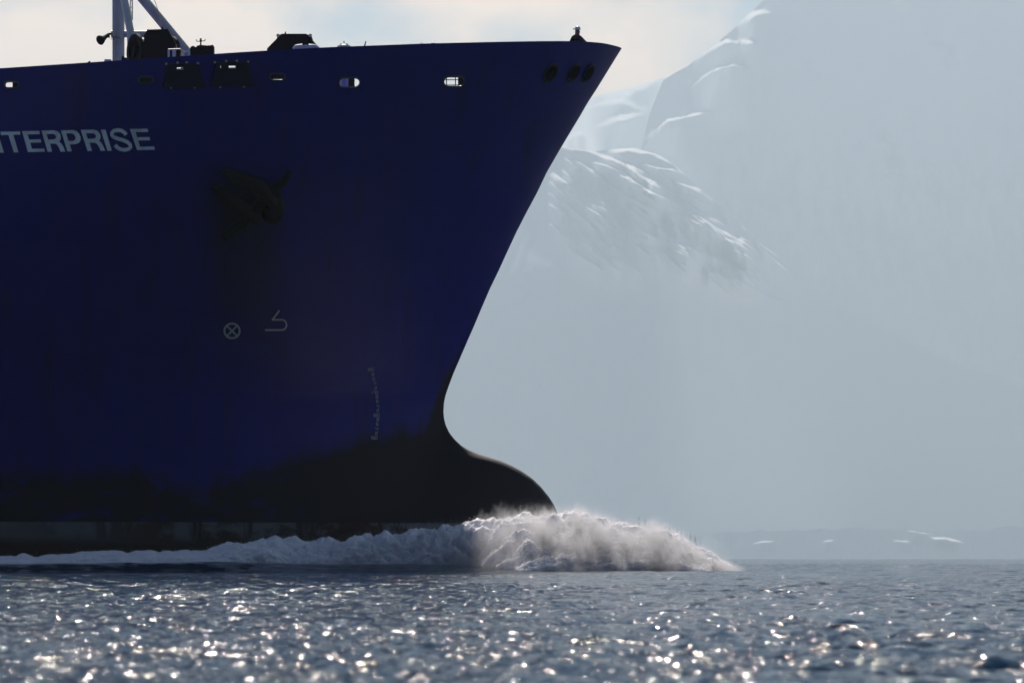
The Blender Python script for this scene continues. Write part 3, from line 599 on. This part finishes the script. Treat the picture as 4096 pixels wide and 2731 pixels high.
    mb.tube([P(785.5, 159, Yv), P(785.5, 164, Yv), P(788, 166.5, Yv), P(803, 165.5, Yv), P(818, 164.5, Yv), P(820.5, 162, Yv), P(820.5, 157, Yv)], 0.017, 6); mb.build('wind_sensor', M['dark'], MB_)
    # ---- dark hatch coaming with lifting eyes
    mb = MB(); Yh = 196; hp_ = [(1068, 204), (1068, 195), (1108, 154), (1108, 142), (1124, 139), (1126, 136), (1224, 136), (1228, 139), (1245, 142), (1245, 156), (1281, 195)]
    pl = [P(a, b, Yh) for a, b in hp_]; zz = dk(1150); pl = [Vector((pl[0].x, Yh, zz))] + pl[1:] + [Vector((pl[-1].x, Yh, zz))]; mb.prism(pl, (0, 1.6, 0))
    mb.tube([P(1141, 137, Yh + .5), P(1141.5, 128, Yh + .5)], [0.04, 0.02], 8)
    ht = mb.build('ventilator_housing', M['dark'], root)
    for px in (1112, 1241): 
        k = MB(); cpt = P(px, 142.5, Yh - 0.06); k.tube(circle(cpt, Vector((1, 0, 0)), Vector((0, 0, 1)), 0.055, 14) + [cpt + Vector((.055, 0, 0))], 0.02, 8, False); k.ball(cpt, (0.045, 0.02, 0.045)); k.build('lifting_eye', M['white'], ht)
    # ---- white pedestal rollers, domes, stick antenna, small boxes on the bulwark
    mb = MB(); Yp = YD(1280)
    mb.tube([P(1172, 197, Yp), P(1182, 190, Yp), P(1210, 187, Yp)], [0.05, 0.1, 0.11], 14); mb.tube([P(1235, 188, Yp), P(1262, 188, Yp), P(1276, 193, Yp)], [0.11, 0.1, 0.05], 14)
    mb.prism([P(a, b, Yp - .12) for a, b in ((1204, 200), (1206, 188), (1214, 181), (1221, 178), (1230, 180), (1236, 187), (1238, 200))], (0, 0.24, 0)); a = P(1221, 196, Yp); mb.tube([a, Vector((a.x, Yp, dk(1221)))], 0.12, 12)
    mb.build('pedestal_roller', M['white'], root)
    for px, py, r, ant in ((1376, 190, 0.3, True), (1732, 177.5, 0.1, False), (1686, 176.5, 0.06, False)):
        Yp = YD(px); mb = MB(); a = P(px, py, Yp); mb.ball(a, (r, r, r * (0.45 if ant else 0.8)), 20, 10); mb.tube([a, Vector((a.x, Yp, dk(px)))], r * 0.6, 12)
        d_ = mb.build('vent_dome', M['grey'], root)
        if ant:
            mb = MB().tube([P(1376, 180, Yp), P(1376, 165, Yp)], 0.02, 8); mb.box((P(1361, 0, Yp).x, Yp - .15, P(0, 179.5, Yp).z), (P(1392, 0, Yp).x, Yp + .15, P(0, 177.5, Yp).z))
            for k in range(7): mb.ball(P(1363 + 4.6 * k, 177.5, Yp), 0.022)
            mb.build('antenna', M['dark'], d_)
    Yp = YD(1458); mb = MB(); mb.tube([P(1458, 186, Yp), P(1463.5, 166, Yp)], [0.028, 0.02], 8); mb.tube([P(1458, 186, Yp), Vector((P(1458, 0, Yp).x, Yp, dk(1458)))], 0.03, 8); mb.build('rod_antenna', M['dark'], root)
    Yp = YD(417); mb = MB(); a = P(417, 245, Yp); b = P(443, 238, Yp); mb.box((a.x, Yp, dk(430)), (b.x, Yp + .5, b.z)); mb.build('locker', M['white'], root)
    mb = MB(); mb.tube([P(355, 252, Yp), P(357, 249, Yp), P(361, 246, Yp)], [0.05, 0.04, 0.02], 8); mb.tube([P(355, 252, Yp), Vector((P(355, 0, Yp).x, Yp, dk(355)))], 0.05, 8); mb.build('cleat', M['dark'], root)
    # ---- rails and gear seen through the chocks
    Yf = 203.0
    for xa, xb, dy, posts in ((1330, 1420, 0, (1340, 1372, 1380, 1412)), (1780, 1870, -4, (1786, 1822, 1850))):
        mb = MB()
        for px in posts: a = P(px, 250, Yf); mb.tube([Vector((a.x, Yf, dk(px))), a], 0.022, 6)
        for py in (324, 345): mb.tube([P(xa, py + dy, Yf), P(xb, py + dy, Yf)], 0.02, 6)
        mb.build('inner_rail', M['dark'], root)
    def gear(a, b, pt, Y, t=1.6, sl=6): MB().prism([Vector((P(a, 0, Y).x, Y, dk((a + b) / 2) - .1)), P(a, pt + sl, Y), P(a + sl, pt, Y), P(b - sl, pt, Y), P(b, pt + sl, Y), Vector((P(b, 0, Y).x, Y, dk((a + b) / 2) - .1))], (0, t, 0)).build('deck_machinery', M['dark'], root)
    gear(1350, 1416, 230, 201, 0.8); gear(1832, 1890, 200, 201, 0.8, 20); gear(500, 680, 255, 195); gear(1040, 1180, 250, 195); gear(50, 100, 300, 194.5)
    return root

# ------------------------------------------------------------------ the lookout at the bow
def make_person():
    Yp = 197.9; feet = P(2307, 165, Yp); feet.z = 21.56
    r = empty('person', feet, 'person in white hard hat and dark jacket leaning on the bow bulwark', 'person')
    sk = mat('skin', (0.3, 0.14, 0.1), 0.6); jk = mat('jacket', (0.02, 0.014, 0.018), 0.8); hh = mat('hard_hat', (0.75, 0.75, 0.78), 0.25); tr = mat('trousers', (0.02, 0.022, 0.03), 0.85)
    def skin(name, nodes, edges, m, lvl=2):
        me = bpy.data.meshes.new(name); me.from_pydata([n[0] for n in nodes], edges, []); o = bpy.data.objects.new(name, me); COL.objects.link(o)
        md = o.modifiers.new('s', 'SKIN'); lay = me.skin_vertices[0]
        for i, n in enumerate(nodes): q = n[1]; lay.data[i].radius = q if hasattr(q, '__len__') else (q, q)
        lay.data[0].use_root = True; o.modifiers.new('u', 'SUBSURF').levels = lvl
        bpy.context.view_layer.update(); me2 = bpy.data.meshes.new_from_object(o.evaluated_get(bpy.context.evaluated_depsgraph_get())); bpy.data.objects.remove(o)
        me2.polygons.foreach_set('use_smooth', np.ones(len(me2.polygons), dtype=bool)); me2.name = name; return obj(name, me2, m, r)
    # body: pelvis, legs, torso, neck, head, two arms (person faces the camera side, right hand on the rail ahead)
    N = [((0, .02, .92), (.15, .11)), ((.0, .0, 1.12), (.16, .11)), ((-.005, -.02, 1.3), (.17, .12)), ((0, -.02, 1.41), (.12, .09)), ((.02, -.03, 1.49), (.085, .085)), ((.03, -.05, 1.585), (.11, .12)), ((.035, -.06, 1.70), (.12, .13)),
         ((.1, .02, .85), .09), ((.1, .0, .48), .06), ((.1, .05, .1), .045), ((.11, -.1, .04), .04), ((-.1, .02, .85), .09), ((-.1, 0, .48), .06), ((-.1, .05, .1), .045), ((-.11, -.1, .04), .04),
         ((-.16, -.02, 1.35), .075), ((-.25, -.03, 1.14), .055), ((-.24, -.22, 1.04), .042), ((-.2, -.3, 1.03), .035), ((.16, -.03, 1.34), .075), ((.31, -.15, 1.17), .055), ((.46, -.32, 1.05), .042), ((.54, -.38, 1.04), .035)]
    E = [(0, 1), (1, 2), (2, 3), (3, 4), (4, 5), (5, 6), (0, 7), (7, 8), (8, 9), (9, 10), (0, 11), (11, 12), (12, 13), (13, 14), (3, 15), (15, 16), (16, 17), (17, 18), (3, 19), (19, 20), (20, 21), (21, 22)]
    body = skin('body', N, E, sk)
    J = [((0, .0, .95), (.2, .15)), ((.02, -.0, 1.12), (.215, .15)), ((0, -.02, 1.3), (.19, .145)), ((0, -.02, 1.42), (.16, .13)), ((.015, -.025, 1.5), (.11, .1)), ((-.15, -.02, 1.345), .105), ((-.255, -.03, 1.14), .088), ((-.24, -.2, 1.05), .065), ((.15, -.03, 1.33), .11), ((.3, -.15, 1.17), .1), ((.45, -.31, 1.06), .07)]
    skin('jacket', J, [(0, 1), (1, 2), (2, 3), (3, 4), (3, 5), (5, 6), (6, 7), (3, 8), (8, 9), (9, 10)], jk)
    T_ = [((0, .02, .95), (.17, .14)), ((.1, .02, .82), .115), ((.1, .0, .48), .085), ((.1, .04, .1), .07), ((-.1, .02, .82), .115), ((-.1, 0, .48), .085), ((-.1, .04, .1), .07)]
    skin('trousers', T_, [(0, 1), (1, 2), (2, 3), (0, 4), (4, 5), (5, 6)], tr)
    hd = MB(); c = feet + Vector((.035, -.06, 1.7)); vs = []
    hat = MB(); k = 20
    for j, (rr, zz) in enumerate(((.138, -.005), (.132, .035), (.12, .08), (.095, .12), (.05, .145), (.0, .15))):
        vs += [c + Vector((rr * math.cos(a), rr * 1.12 * math.sin(a), zz)) for a in np.linspace(0, 2 * math.pi, k, endpoint=False)]
    hat.add(vs, [(j * k + i, j * k + (i + 1) % k, (j + 1) * k + (i + 1) % k, (j + 1) * k + i) for j in range(5) for i in range(k)])
    brim = [c + Vector(((.135) * math.cos(a), (.142 + .045 * max(0, -math.sin(a))) * math.sin(a), -.008)) for a in np.linspace(0, 2 * math.pi, k, endpoint=False)]
    hat.prism(brim, (0, 0, .012)); hat.build('hard_hat', hh, r)
    lamp = MB().ball(c + Vector((-.165, .03, .035)), (.035, .03, .03)); lamp.build('head_lamp', mat('lamp_lens', (0.85, 0.85, 0.85), 0.1, 0.6), r)
    for sx in (-.033, .033): MB().ball(c + Vector((sx - 0.02, -.093, -.055)), (.012, .01, .008), 8, 5).build('eye', mat('eye', (.05, .04, .04), .3), body)
    MB().ball(c + Vector((-0.02, -.115, -.085)), (.014, .02, .022), 8, 6).build('nose', sk, body)
    for i, (hx, hy, hz, sgn) in enumerate(((.54, -.38, 1.05, 1), (-.2, -.3, 1.04, -1))):
        mb = MB(); hc = feet + Vector((hx, hy, hz)); mb.ball(hc, (.045, .05, .02), 10, 6)
        for f_ in range(4):
            s0 = hc + Vector((.03 * (f_ - 1.5) * .75, -.04, .0)); ln = (.06, .072, .068, .052)[f_]; mb.tube([s0, s0 + Vector((0, -ln * .55, .006)), s0 + Vector((0, -ln * .9, -.012)), s0 + Vector((0, -ln, -.035))], [.0095, .009, .008, .006], 8)
        mb.tube([hc + Vector((-sgn * .035, -.01, 0)), hc + Vector((-sgn * .058, -.035, 0)), hc + Vector((-sgn * .06, -.06, -.012))], [.012, .01, .008], 8); mb.build('hand', sk, body)

# ------------------------------------------------------------------ sea
RIDGE = [(-70, 171), (-45, 174.5), (-25, 178), (-12, 182), (-4, 187), (2, 193)]
def sea_height(X, Y, dr):
    z = np.zeros_like(X); rg = np.random.default_rng(5); lam = np.geomspace(0.09, 3.2, 76)
    for l in lam:
        th = rg.normal(0.0, 1.25) + R(-100); k = 2 * np.pi / l; a = 0.046 * min(1.0, (0.4 / l) ** 0.8) / k * rg.uniform(0.6, 1.4); ph = rg.uniform(0, 6.28)
        att = sstep((l / np.maximum(dr, 1e-6) - 1.8) / 2.2)
        arg = k * (X * math.cos(th) + Y * math.sin(th)) + ph
        z += att * a * (np.sin(arg) - 0.22 * np.cos(2 * arg))
    gust = np.clip(0.95 + 0.75 * fbm(X / 7, Y / 26, 3, 3), 0.5, 1.5)
    z *= gust * np.interp(Y, [0, 10, 60, 4000], [0.85, 0.85, 1.0, 1.0])
    yr = np.interp(X, *np.array(RIDGE).T); env = sstep((3.0 - X) / 8)
    calm = 1 - 0.72 * sstep((Y - yr + 46) / 16) * sstep((yr + 30 - Y) / 10) * env
    z = z * calm + env * (0.36 + 0.05 * np.sin(X * 0.35)) * np.exp(-((Y - yr) / 4.2) ** 2) * (1 + 0.2 * fbm(X / 5, Y / 3, 3, 8))
    return z
def make_sea():
    r = [5.0]
    while r[-1] < 22000:
        d = r[-1]; r.append(d + (max(0.03, d * 0.0016) if d < 160 else (0.26 if d < 380 else d * 0.015)))
    r = np.array(r); dr = np.gradient(r)
    a = np.concatenate([-np.geomspace(1.25, 0.135, 40), np.linspace(-0.13, 0.13, 760), np.geomspace(0.135, 1.25, 40)])
    da = np.gradient(a)
    A, Rr = np.meshgrid(a.astype(np.float32), r.astype(np.float32)); X = np.tan(A) * Rr; Y = Rr
    cell = np.maximum(np.repeat(dr[:, None], len(a), 1), Rr * np.abs(da)[None] * 1.0)
    Z = sea_height(X, Y, cell)
    Z = Z * (1 - sstep((Rr - 6000) / 4000)) - Rr.astype(float) ** 2 / (2 * 6.371e6)      # the sea curves away with the Earth
    me = mesh_np('water', np.stack([X, Y, Z], -1).reshape(-1, 3), grid_quads(len(r), len(a)))
    m = mat('sea_water', (0.002, 0.02, 0.052), 0.06, spec=0.05); g = NG(m); g.b.inputs['IOR'].default_value = 1.333
    n1 = g.math('ADD', g.math('MULTIPLY', g.noise(g.coords(), 26.0, 1, 0.5, 0.4), 0.4), g.math('ADD', g.math('MULTIPLY', g.noise(g.coords(), 9.0, 2, 0.5, 0.3), 2.2), g.math('MULTIPLY', g.noise(g.coords(), 2.2, 3, 0.55, 0.3), 7.5)))
    g.bump(n1, 1.0, 0.014)
    tag(obj('water', me, m), 'choppy dark blue sea with sun glints', 'sea', kind='structure')
    sb = MB().box((-14900, -390, -72), (14900, 41400, -70)); tag(sb.build('sea_bed', mat('sea_bed', (0.02, 0.03, 0.035), 0.9)), kind='structure')

def make_shade_bank():  # unseen bank added behind the camera; blocks fill light to keep the hull dark
    xs = np.linspace(-420, 420, 90); ys = np.linspace(-14, -385, 40); X, Y = np.meshgrid(xs, ys)
    Z = -0.6 + (-Y - 14) * 0.34 + 9 * fbm(X / 60, Y / 60, 5, 77) * sstep((-Y - 14) / 60) + 8 * np.abs(fbm(X / 9, Y / 9, 3, 78)) * sstep((-Y - 25) / 20)
    me = mesh_np('added_shade_bank', np.stack([X, Y, Z], -1).reshape(-1, 3), grid_quads(40, 90)[:, ::-1]); m = mat('shade_bank_dark', (0.035, 0.045, 0.03), 0.9, spec=0.1); g = NG(m)
    g.put(g.b.inputs['Base Color'], g.mix(g.noise(g.coords(), 0.15, 5), (0.008, 0.011, 0.009), (0.02, 0.023, 0.017)))
    tag(obj('added_shade_bank', me, m), 'added unseen dark bank behind the viewer that cuts fill light on the hull', 'shore', kind='structure')

# ------------------------------------------------------------------ bow wave
TOP = [(-900, 2250), (-300, 2243), (-100, 2236), (0, 2225), (60, 2222), (90, 2213), (130, 2225), (200, 2219), (300, 2212), (450, 2204), (560, 2205), (700, 2200), (820, 2195), (900, 2178), (1000, 2160), (1080, 2147), (1110, 2138), (1160, 2152), (1200, 2165), (1240, 2153), (1320, 2155), (1450, 2142), (1560, 2130), (1650, 2117), (1750, 2107), (1820, 2094), (1900, 2087), (1960, 2077), (2050, 2058), (2110, 2052), (2170, 2062), (2228, 2052), (2280, 2045), (2340, 2055), (2400, 2072), (2430, 2085), (2500, 2102), (2580, 2102), (2660, 2114), (2720, 2142), (2770, 2177), (2830, 2207), (2880, 2237), (2930, 2262)]
def foam_mat(drops):
    m = mat('spray' if drops else 'foam', (0.85, 0.86, 0.9) if drops else (0.7, 0.69, 0.76), 0.6, spec=0.25); g = NG(m)
    if drops:
        tr = g.n('ShaderNodeBsdfTranslucent'); tr.inputs[0].default_value = (0.88, 0.89, 0.9, 1); mxs = g.n('ShaderNodeMixShader'); mxs.inputs[0].default_value = 0.55
        o = [n for n in g.nt.nodes if n.type == 'OUTPUT_MATERIAL'][0]; g.put(mxs.inputs[1], g.b.outputs[0]); g.put(mxs.inputs[2], tr.outputs[0]); g.put(o.inputs[0], mxs.outputs[0])
    else:
        g.b.inputs['Subsurface Weight'].default_value = 1.0; g.b.inputs['Subsurface Radius'].default_value = (1, 1, 1); g.b.inputs['Subsurface Scale'].default_value = 0.15
    return m
def centre(px):
    """plan line of the breaking wave: hugs the hull, then runs out ahead of the bulb"""
    return np.interp(px, [-1200, -300, 0, 900, 1500, 1900, 2230, 2500, 2930], [176.5, 180.2, 181.8, 186.0, 190.2, 194.0, 197.0, 198.2, 199.0])
def billow(a, b, seed, oct=5, gain=0.5):
    t, amp, f = 0, 1.0, 1.0
    for o in range(oct): t = t + amp * (np.abs(perlin(a * f, b * f, seed + o)) * 2 - 0.5); amp *= gain; f *= 2.07
    return t
def make_foam():
    fm, fs_ = foam_mat(False), foam_mat(True); px = np.arange(-900, 2931, 4.0); nphi = 110
    def sheet(px, top, Yc, half, seed, amp, name, front=1.0):
        Xc = (px - CX) * Yc / F; Ht = np.maximum(H + (HZ - top) * Yc / F, 0.03) + 0.12
        ph = np.linspace(-0.05, np.pi + 0.05, nphi)
        PH, XX = np.meshgrid(ph, Xc, indexing='ij'); HH = Ht[None]; YY = Yc[None]; hw = half[None]
        cy = -np.cos(PH); cz = np.sin(PH)
        sq = np.sign(cz) * np.abs(cz) ** 0.8
        arc = PH * 1.1
        d = billow(XX * 0.85, arc * 1.5, seed) * amp[None] + billow(XX * 3.1, arc * 4.5, seed + 9, 4, 0.5) * amp[None] * 0.17
        d = d + 0.55 * amp[None] * fbm(XX * 0.42, arc * 0.9, 2, seed + 21)
        d *= sstep(cz * 3 + 0.3)
        Z = HH * sq + d * (0.35 + 0.65 * cz) - 0.12; Yw = YY + hw * cy * front + d * cy * 0.9
        Xw = XX + fbm(XX * 2, arc * 3, 3, seed + 4) * amp[None] * 0.5
        return np.stack([Xw, Yw, Z], -1)
    top = interp(TOP, px); Yc = centre(px)
    amp = np.interp(px, [-900, 0, 800, 1100, 2000, 2600, 2930], [0.06, 0.1, 0.13, 0.26, 0.34, 0.34, 0.12])
    half = np.interp(px, [-900, 0, 900, 1500, 2200, 2700, 2930], [0.7, 0.8, 1.3, 2.0, 2.4, 1.8, 0.4])
    V = sheet(px, top, Yc, half, 71, amp, 'bow_wave')
    rows = [V]; qs = [grid_quads(*V.shape[:2])]; n0 = V.shape[0] * V.shape[1]
    for sd_, off, fr, am, hf, lo in ((91, 1.7, 0.86, 0.3, 1.1, 1880), (117, 3.1, 0.66, 0.3, 1.0, 1930), (143, 4.4, 0.46, 0.26, 0.9, 1990), (167, 5.5, 0.26, 0.2, 0.8, 2060)):
        px2 = np.arange(lo, 2905 - off * 12, 3.5); base = interp([(1850, 2282), (2900, 2275)], px2)
        env = np.interp(px2, [lo, lo + 120, 2500, 2905 - off * 12], [0.25, 1, 1, 0.6])
        t2 = base - (base - interp(TOP, px2)) * fr * env * (1 + 0.22 * fbm(px2 / 90, px2 * 0 + sd_, 3, sd_))
        V2 = sheet(px2, t2, centre(px2) - off * np.interp(px2, [1850, 2100, 2900], [0.8, 1.0, 0.55]), np.interp(px2, [1850, 2200, 2700, 2900], [0.8, 1.0, 0.9, 0.4]) * hf, sd_, np.full_like(px2, am), 'bow_wave')
        rows.append(V2); qs.append(grid_quads(*V2.shape[:2]) + n0); n0 += V2.shape[0] * V2.shape[1]
    me = mesh_np('bow_wave', np.concatenate([v.reshape(-1, 3) for v in rows]), np.concatenate(qs))
    tag(obj('bow_wave', me, fm), 'white foaming bow wave breaking around the bulb and along the hull', 'bow wave', kind='stuff')
    # spray: droplets and torn flakes thrown from the crest
    pts, size = [], []
    def scatter(VV, wts, n, spread, s0, s1, up):
        sel = RNG.choice(VV.shape[0] * VV.shape[1], n, p=wts.ravel() / wts.sum()); p = VV.reshape(-1, 3)[sel]
        e = RNG.exponential(spread, n); dirs = RNG.normal(0, 1, (n, 3)); dirs[:, 2] = np.abs(dirs[:, 2]) * up; dirs /= np.linalg.norm(dirs, axis=1, keepdims=True)
        pts.append(p + dirs * e[:, None]); size.append(RNG.uniform(s0, s1, n) * np.exp(-e * 0.8))
    cz = np.sin(np.linspace(-0.05, np.pi + 0.05, nphi))[:, None]
    wx = np.interp(px, [-900, 0, 1000, 1800, 2000, 2900], [0.04, 0.06, 0.12, 0.2, 1.0, 1.0])[None]
    scatter(V, np.clip(cz, 0, 1) ** 2 * wx, 30000, 0.06, 0.008, 0.03, 1.2)
    for V2 in rows[1:]: scatter(V2, np.clip(cz, 0.05, 1) * np.ones((1, V2.shape[1])), 16000, 0.1, 0.01, 0.045, 1.0)
    wc = np.clip(cz, 0, 1) ** 4 * np.interp(px, [0, 2150, 2300, 2500, 2900, 2930], [0.02, 0.05, 0.6, 1, 1, .5])[None]; scatter(V, wc, 60000, 0.25, 0.003, 0.012, 2.0)
    wr = np.clip(cz, 0.1, 1) ** 2 * np.interp(px, [0, 1950, 2100, 2900, 2930], [0, 0, 1, 1, 1])[None]; scatter(V, wr, 60000, 0.3, 0.004, 0.013, 1.5)
    for V2 in rows[1:]: scatter(V2, np.clip(cz, 0.05, 1) * np.ones((1, V2.shape[1])), 22000, 0.22, 0.003, 0.01, 1.0)
    pts_, sz = np.concatenate(pts), np.concatenate(size); n = len(pts_)
    k = RNG.normal(0, 1, (n, 3, 3)); k /= np.linalg.norm(k, axis=2, keepdims=True)
    VV = (pts_[:, None] + k * sz[:, None, None]).reshape(-1, 3)
    me = mesh_np('spray', VV, np.arange(n * 3).reshape(-1, 3), False)
    tag(obj('spray', me, fs_), 'fine white spray flying off the bow wave crest', 'spray', kind='stuff')

def make_mist():
    m = bpy.data.materials.new('spray_mist'); m.use_nodes = True; n = m.node_tree; n.nodes.clear(); g = NG(m)
    o = g.n('ShaderNodeOutputMaterial'); v = g.n('ShaderNodeVolumePrincipled'); g.put(o.inputs['Volume'], v.outputs[0])
    v.inputs['Color'].default_value = (0.88, 0.915, 1.0, 1); v.inputs['Anisotropy'].default_value = 0.45
    t = g.n('ShaderNodeTexCoord'); sp = g.n('ShaderNodeSeparateXYZ'); g.put(sp.inputs[0], t.outputs['Object']); x, y, z = sp.outputs
    x0, x1 = -11.0, 10.3; xn = g.math('DIVIDE', g.math('SUBTRACT', x, x0), x1 - x0)
    def curve(pl):
        fc = g.n('ShaderNodeFloatCurve'); cv = fc.mapping.curves[0]; fc.mapping.use_clip = False
        cv.points[0].location = pl[0]; cv.points[1].location = pl[-1]
        for q in pl[1:-1]: cv.points.new(*q)
        fc.mapping.update(); g.put(fc.inputs['Value'], xn); fc.inputs['Factor'].default_value = 1; return fc.outputs[0]
    pxs = np.concatenate([np.linspace(1000, 1850, 7), np.linspace(1950, 2970, 12)]); Yc = centre(pxs); Xc = (pxs - CX) * Yc / F; Ht = H + (HZ - interp(TOP, pxs)) * Yc / F
    hz = g.math('MULTIPLY', curve([(float((a - x0) / (x1 - x0)), float(max(b, 0.05) / 3)) for a, b in zip(Xc, Ht)]), 3.0)
    yc = g.math('ADD', g.math('MULTIPLY', curve([(float((a - x0) / (x1 - x0)), float((b - 184) / 16)) for a, b in zip(Xc, Yc)]), 16.0), 182.5)
    hw = g.math('ADD', g.math('MULTIPLY', hz, g.math('MULTIPLY', g.ramp(x, -8.0, 2.0), 1.35)), g.math('ADD', g.math('MULTIPLY', hz, 0.5), 0.4))
    zz = g.math('DIVIDE', g.math('ADD', z, 0.1), g.math('ADD', hz, 0.12)); yy = g.math('DIVIDE', g.math('SUBTRACT', y, yc), hw)
    rr = g.math('POWER', g.math('ADD', g.math('MULTIPLY', zz, zz), g.math('MULTIPLY', yy, yy)), 0.5)
    n1 = g.math('ADD', g.math('MULTIPLY', g.noise(g.coords((1, 1, 0.6)), 1.2, 6, 0.68, 0.4), 0.8), g.math('MULTIPLY', g.noise(g.coords((1, 1, 0.7)), 4.5, 3, 0.6), 0.2))
    den = g.ramp(g.math('ADD', rr, g.math('MULTIPLY', g.math('SUBTRACT', n1, 0.5), 1.9)), 1.07, 0.64)
    ends = g.math('MULTIPLY', g.math('ADD', g.math('MULTIPLY', g.ramp(xn, 0.02, 0.25), 0.25), g.math('MULTIPLY', g.ramp(g.math('ADD', x, g.math('MULTIPLY', z, 0.7)), 0.0, 2.6), 0.75)), g.ramp(xn, 0.995, 0.94))
    g.put(v.inputs['Density'], g.math('MULTIPLY', g.math('MULTIPLY', den, ends), 1.45))
    m.cycles.volume_step_rate = 0.25
    mb = MB(); c = [(x0, 182.5), (x0, 190.5), (-4, 196.5), (1.5, 201.5), (5, 202.2), (x1, 201.0), (x1, 196.0), (5, 191.5), (1.5, 188.5), (-4, 186.0)]
    mb.prism([(a, b, -0.15) for a, b in c], (0, 0, 3.6))
    tag(mb.build('spray_mist', m), 'backlit mist hanging over the breaking bow wave', 'spray', kind='stuff')

make_haze()
make_mountains()
make_sea()
make_shade_bank()
make_ship()
make_foam()
make_mist()
make_trees()
make_person()
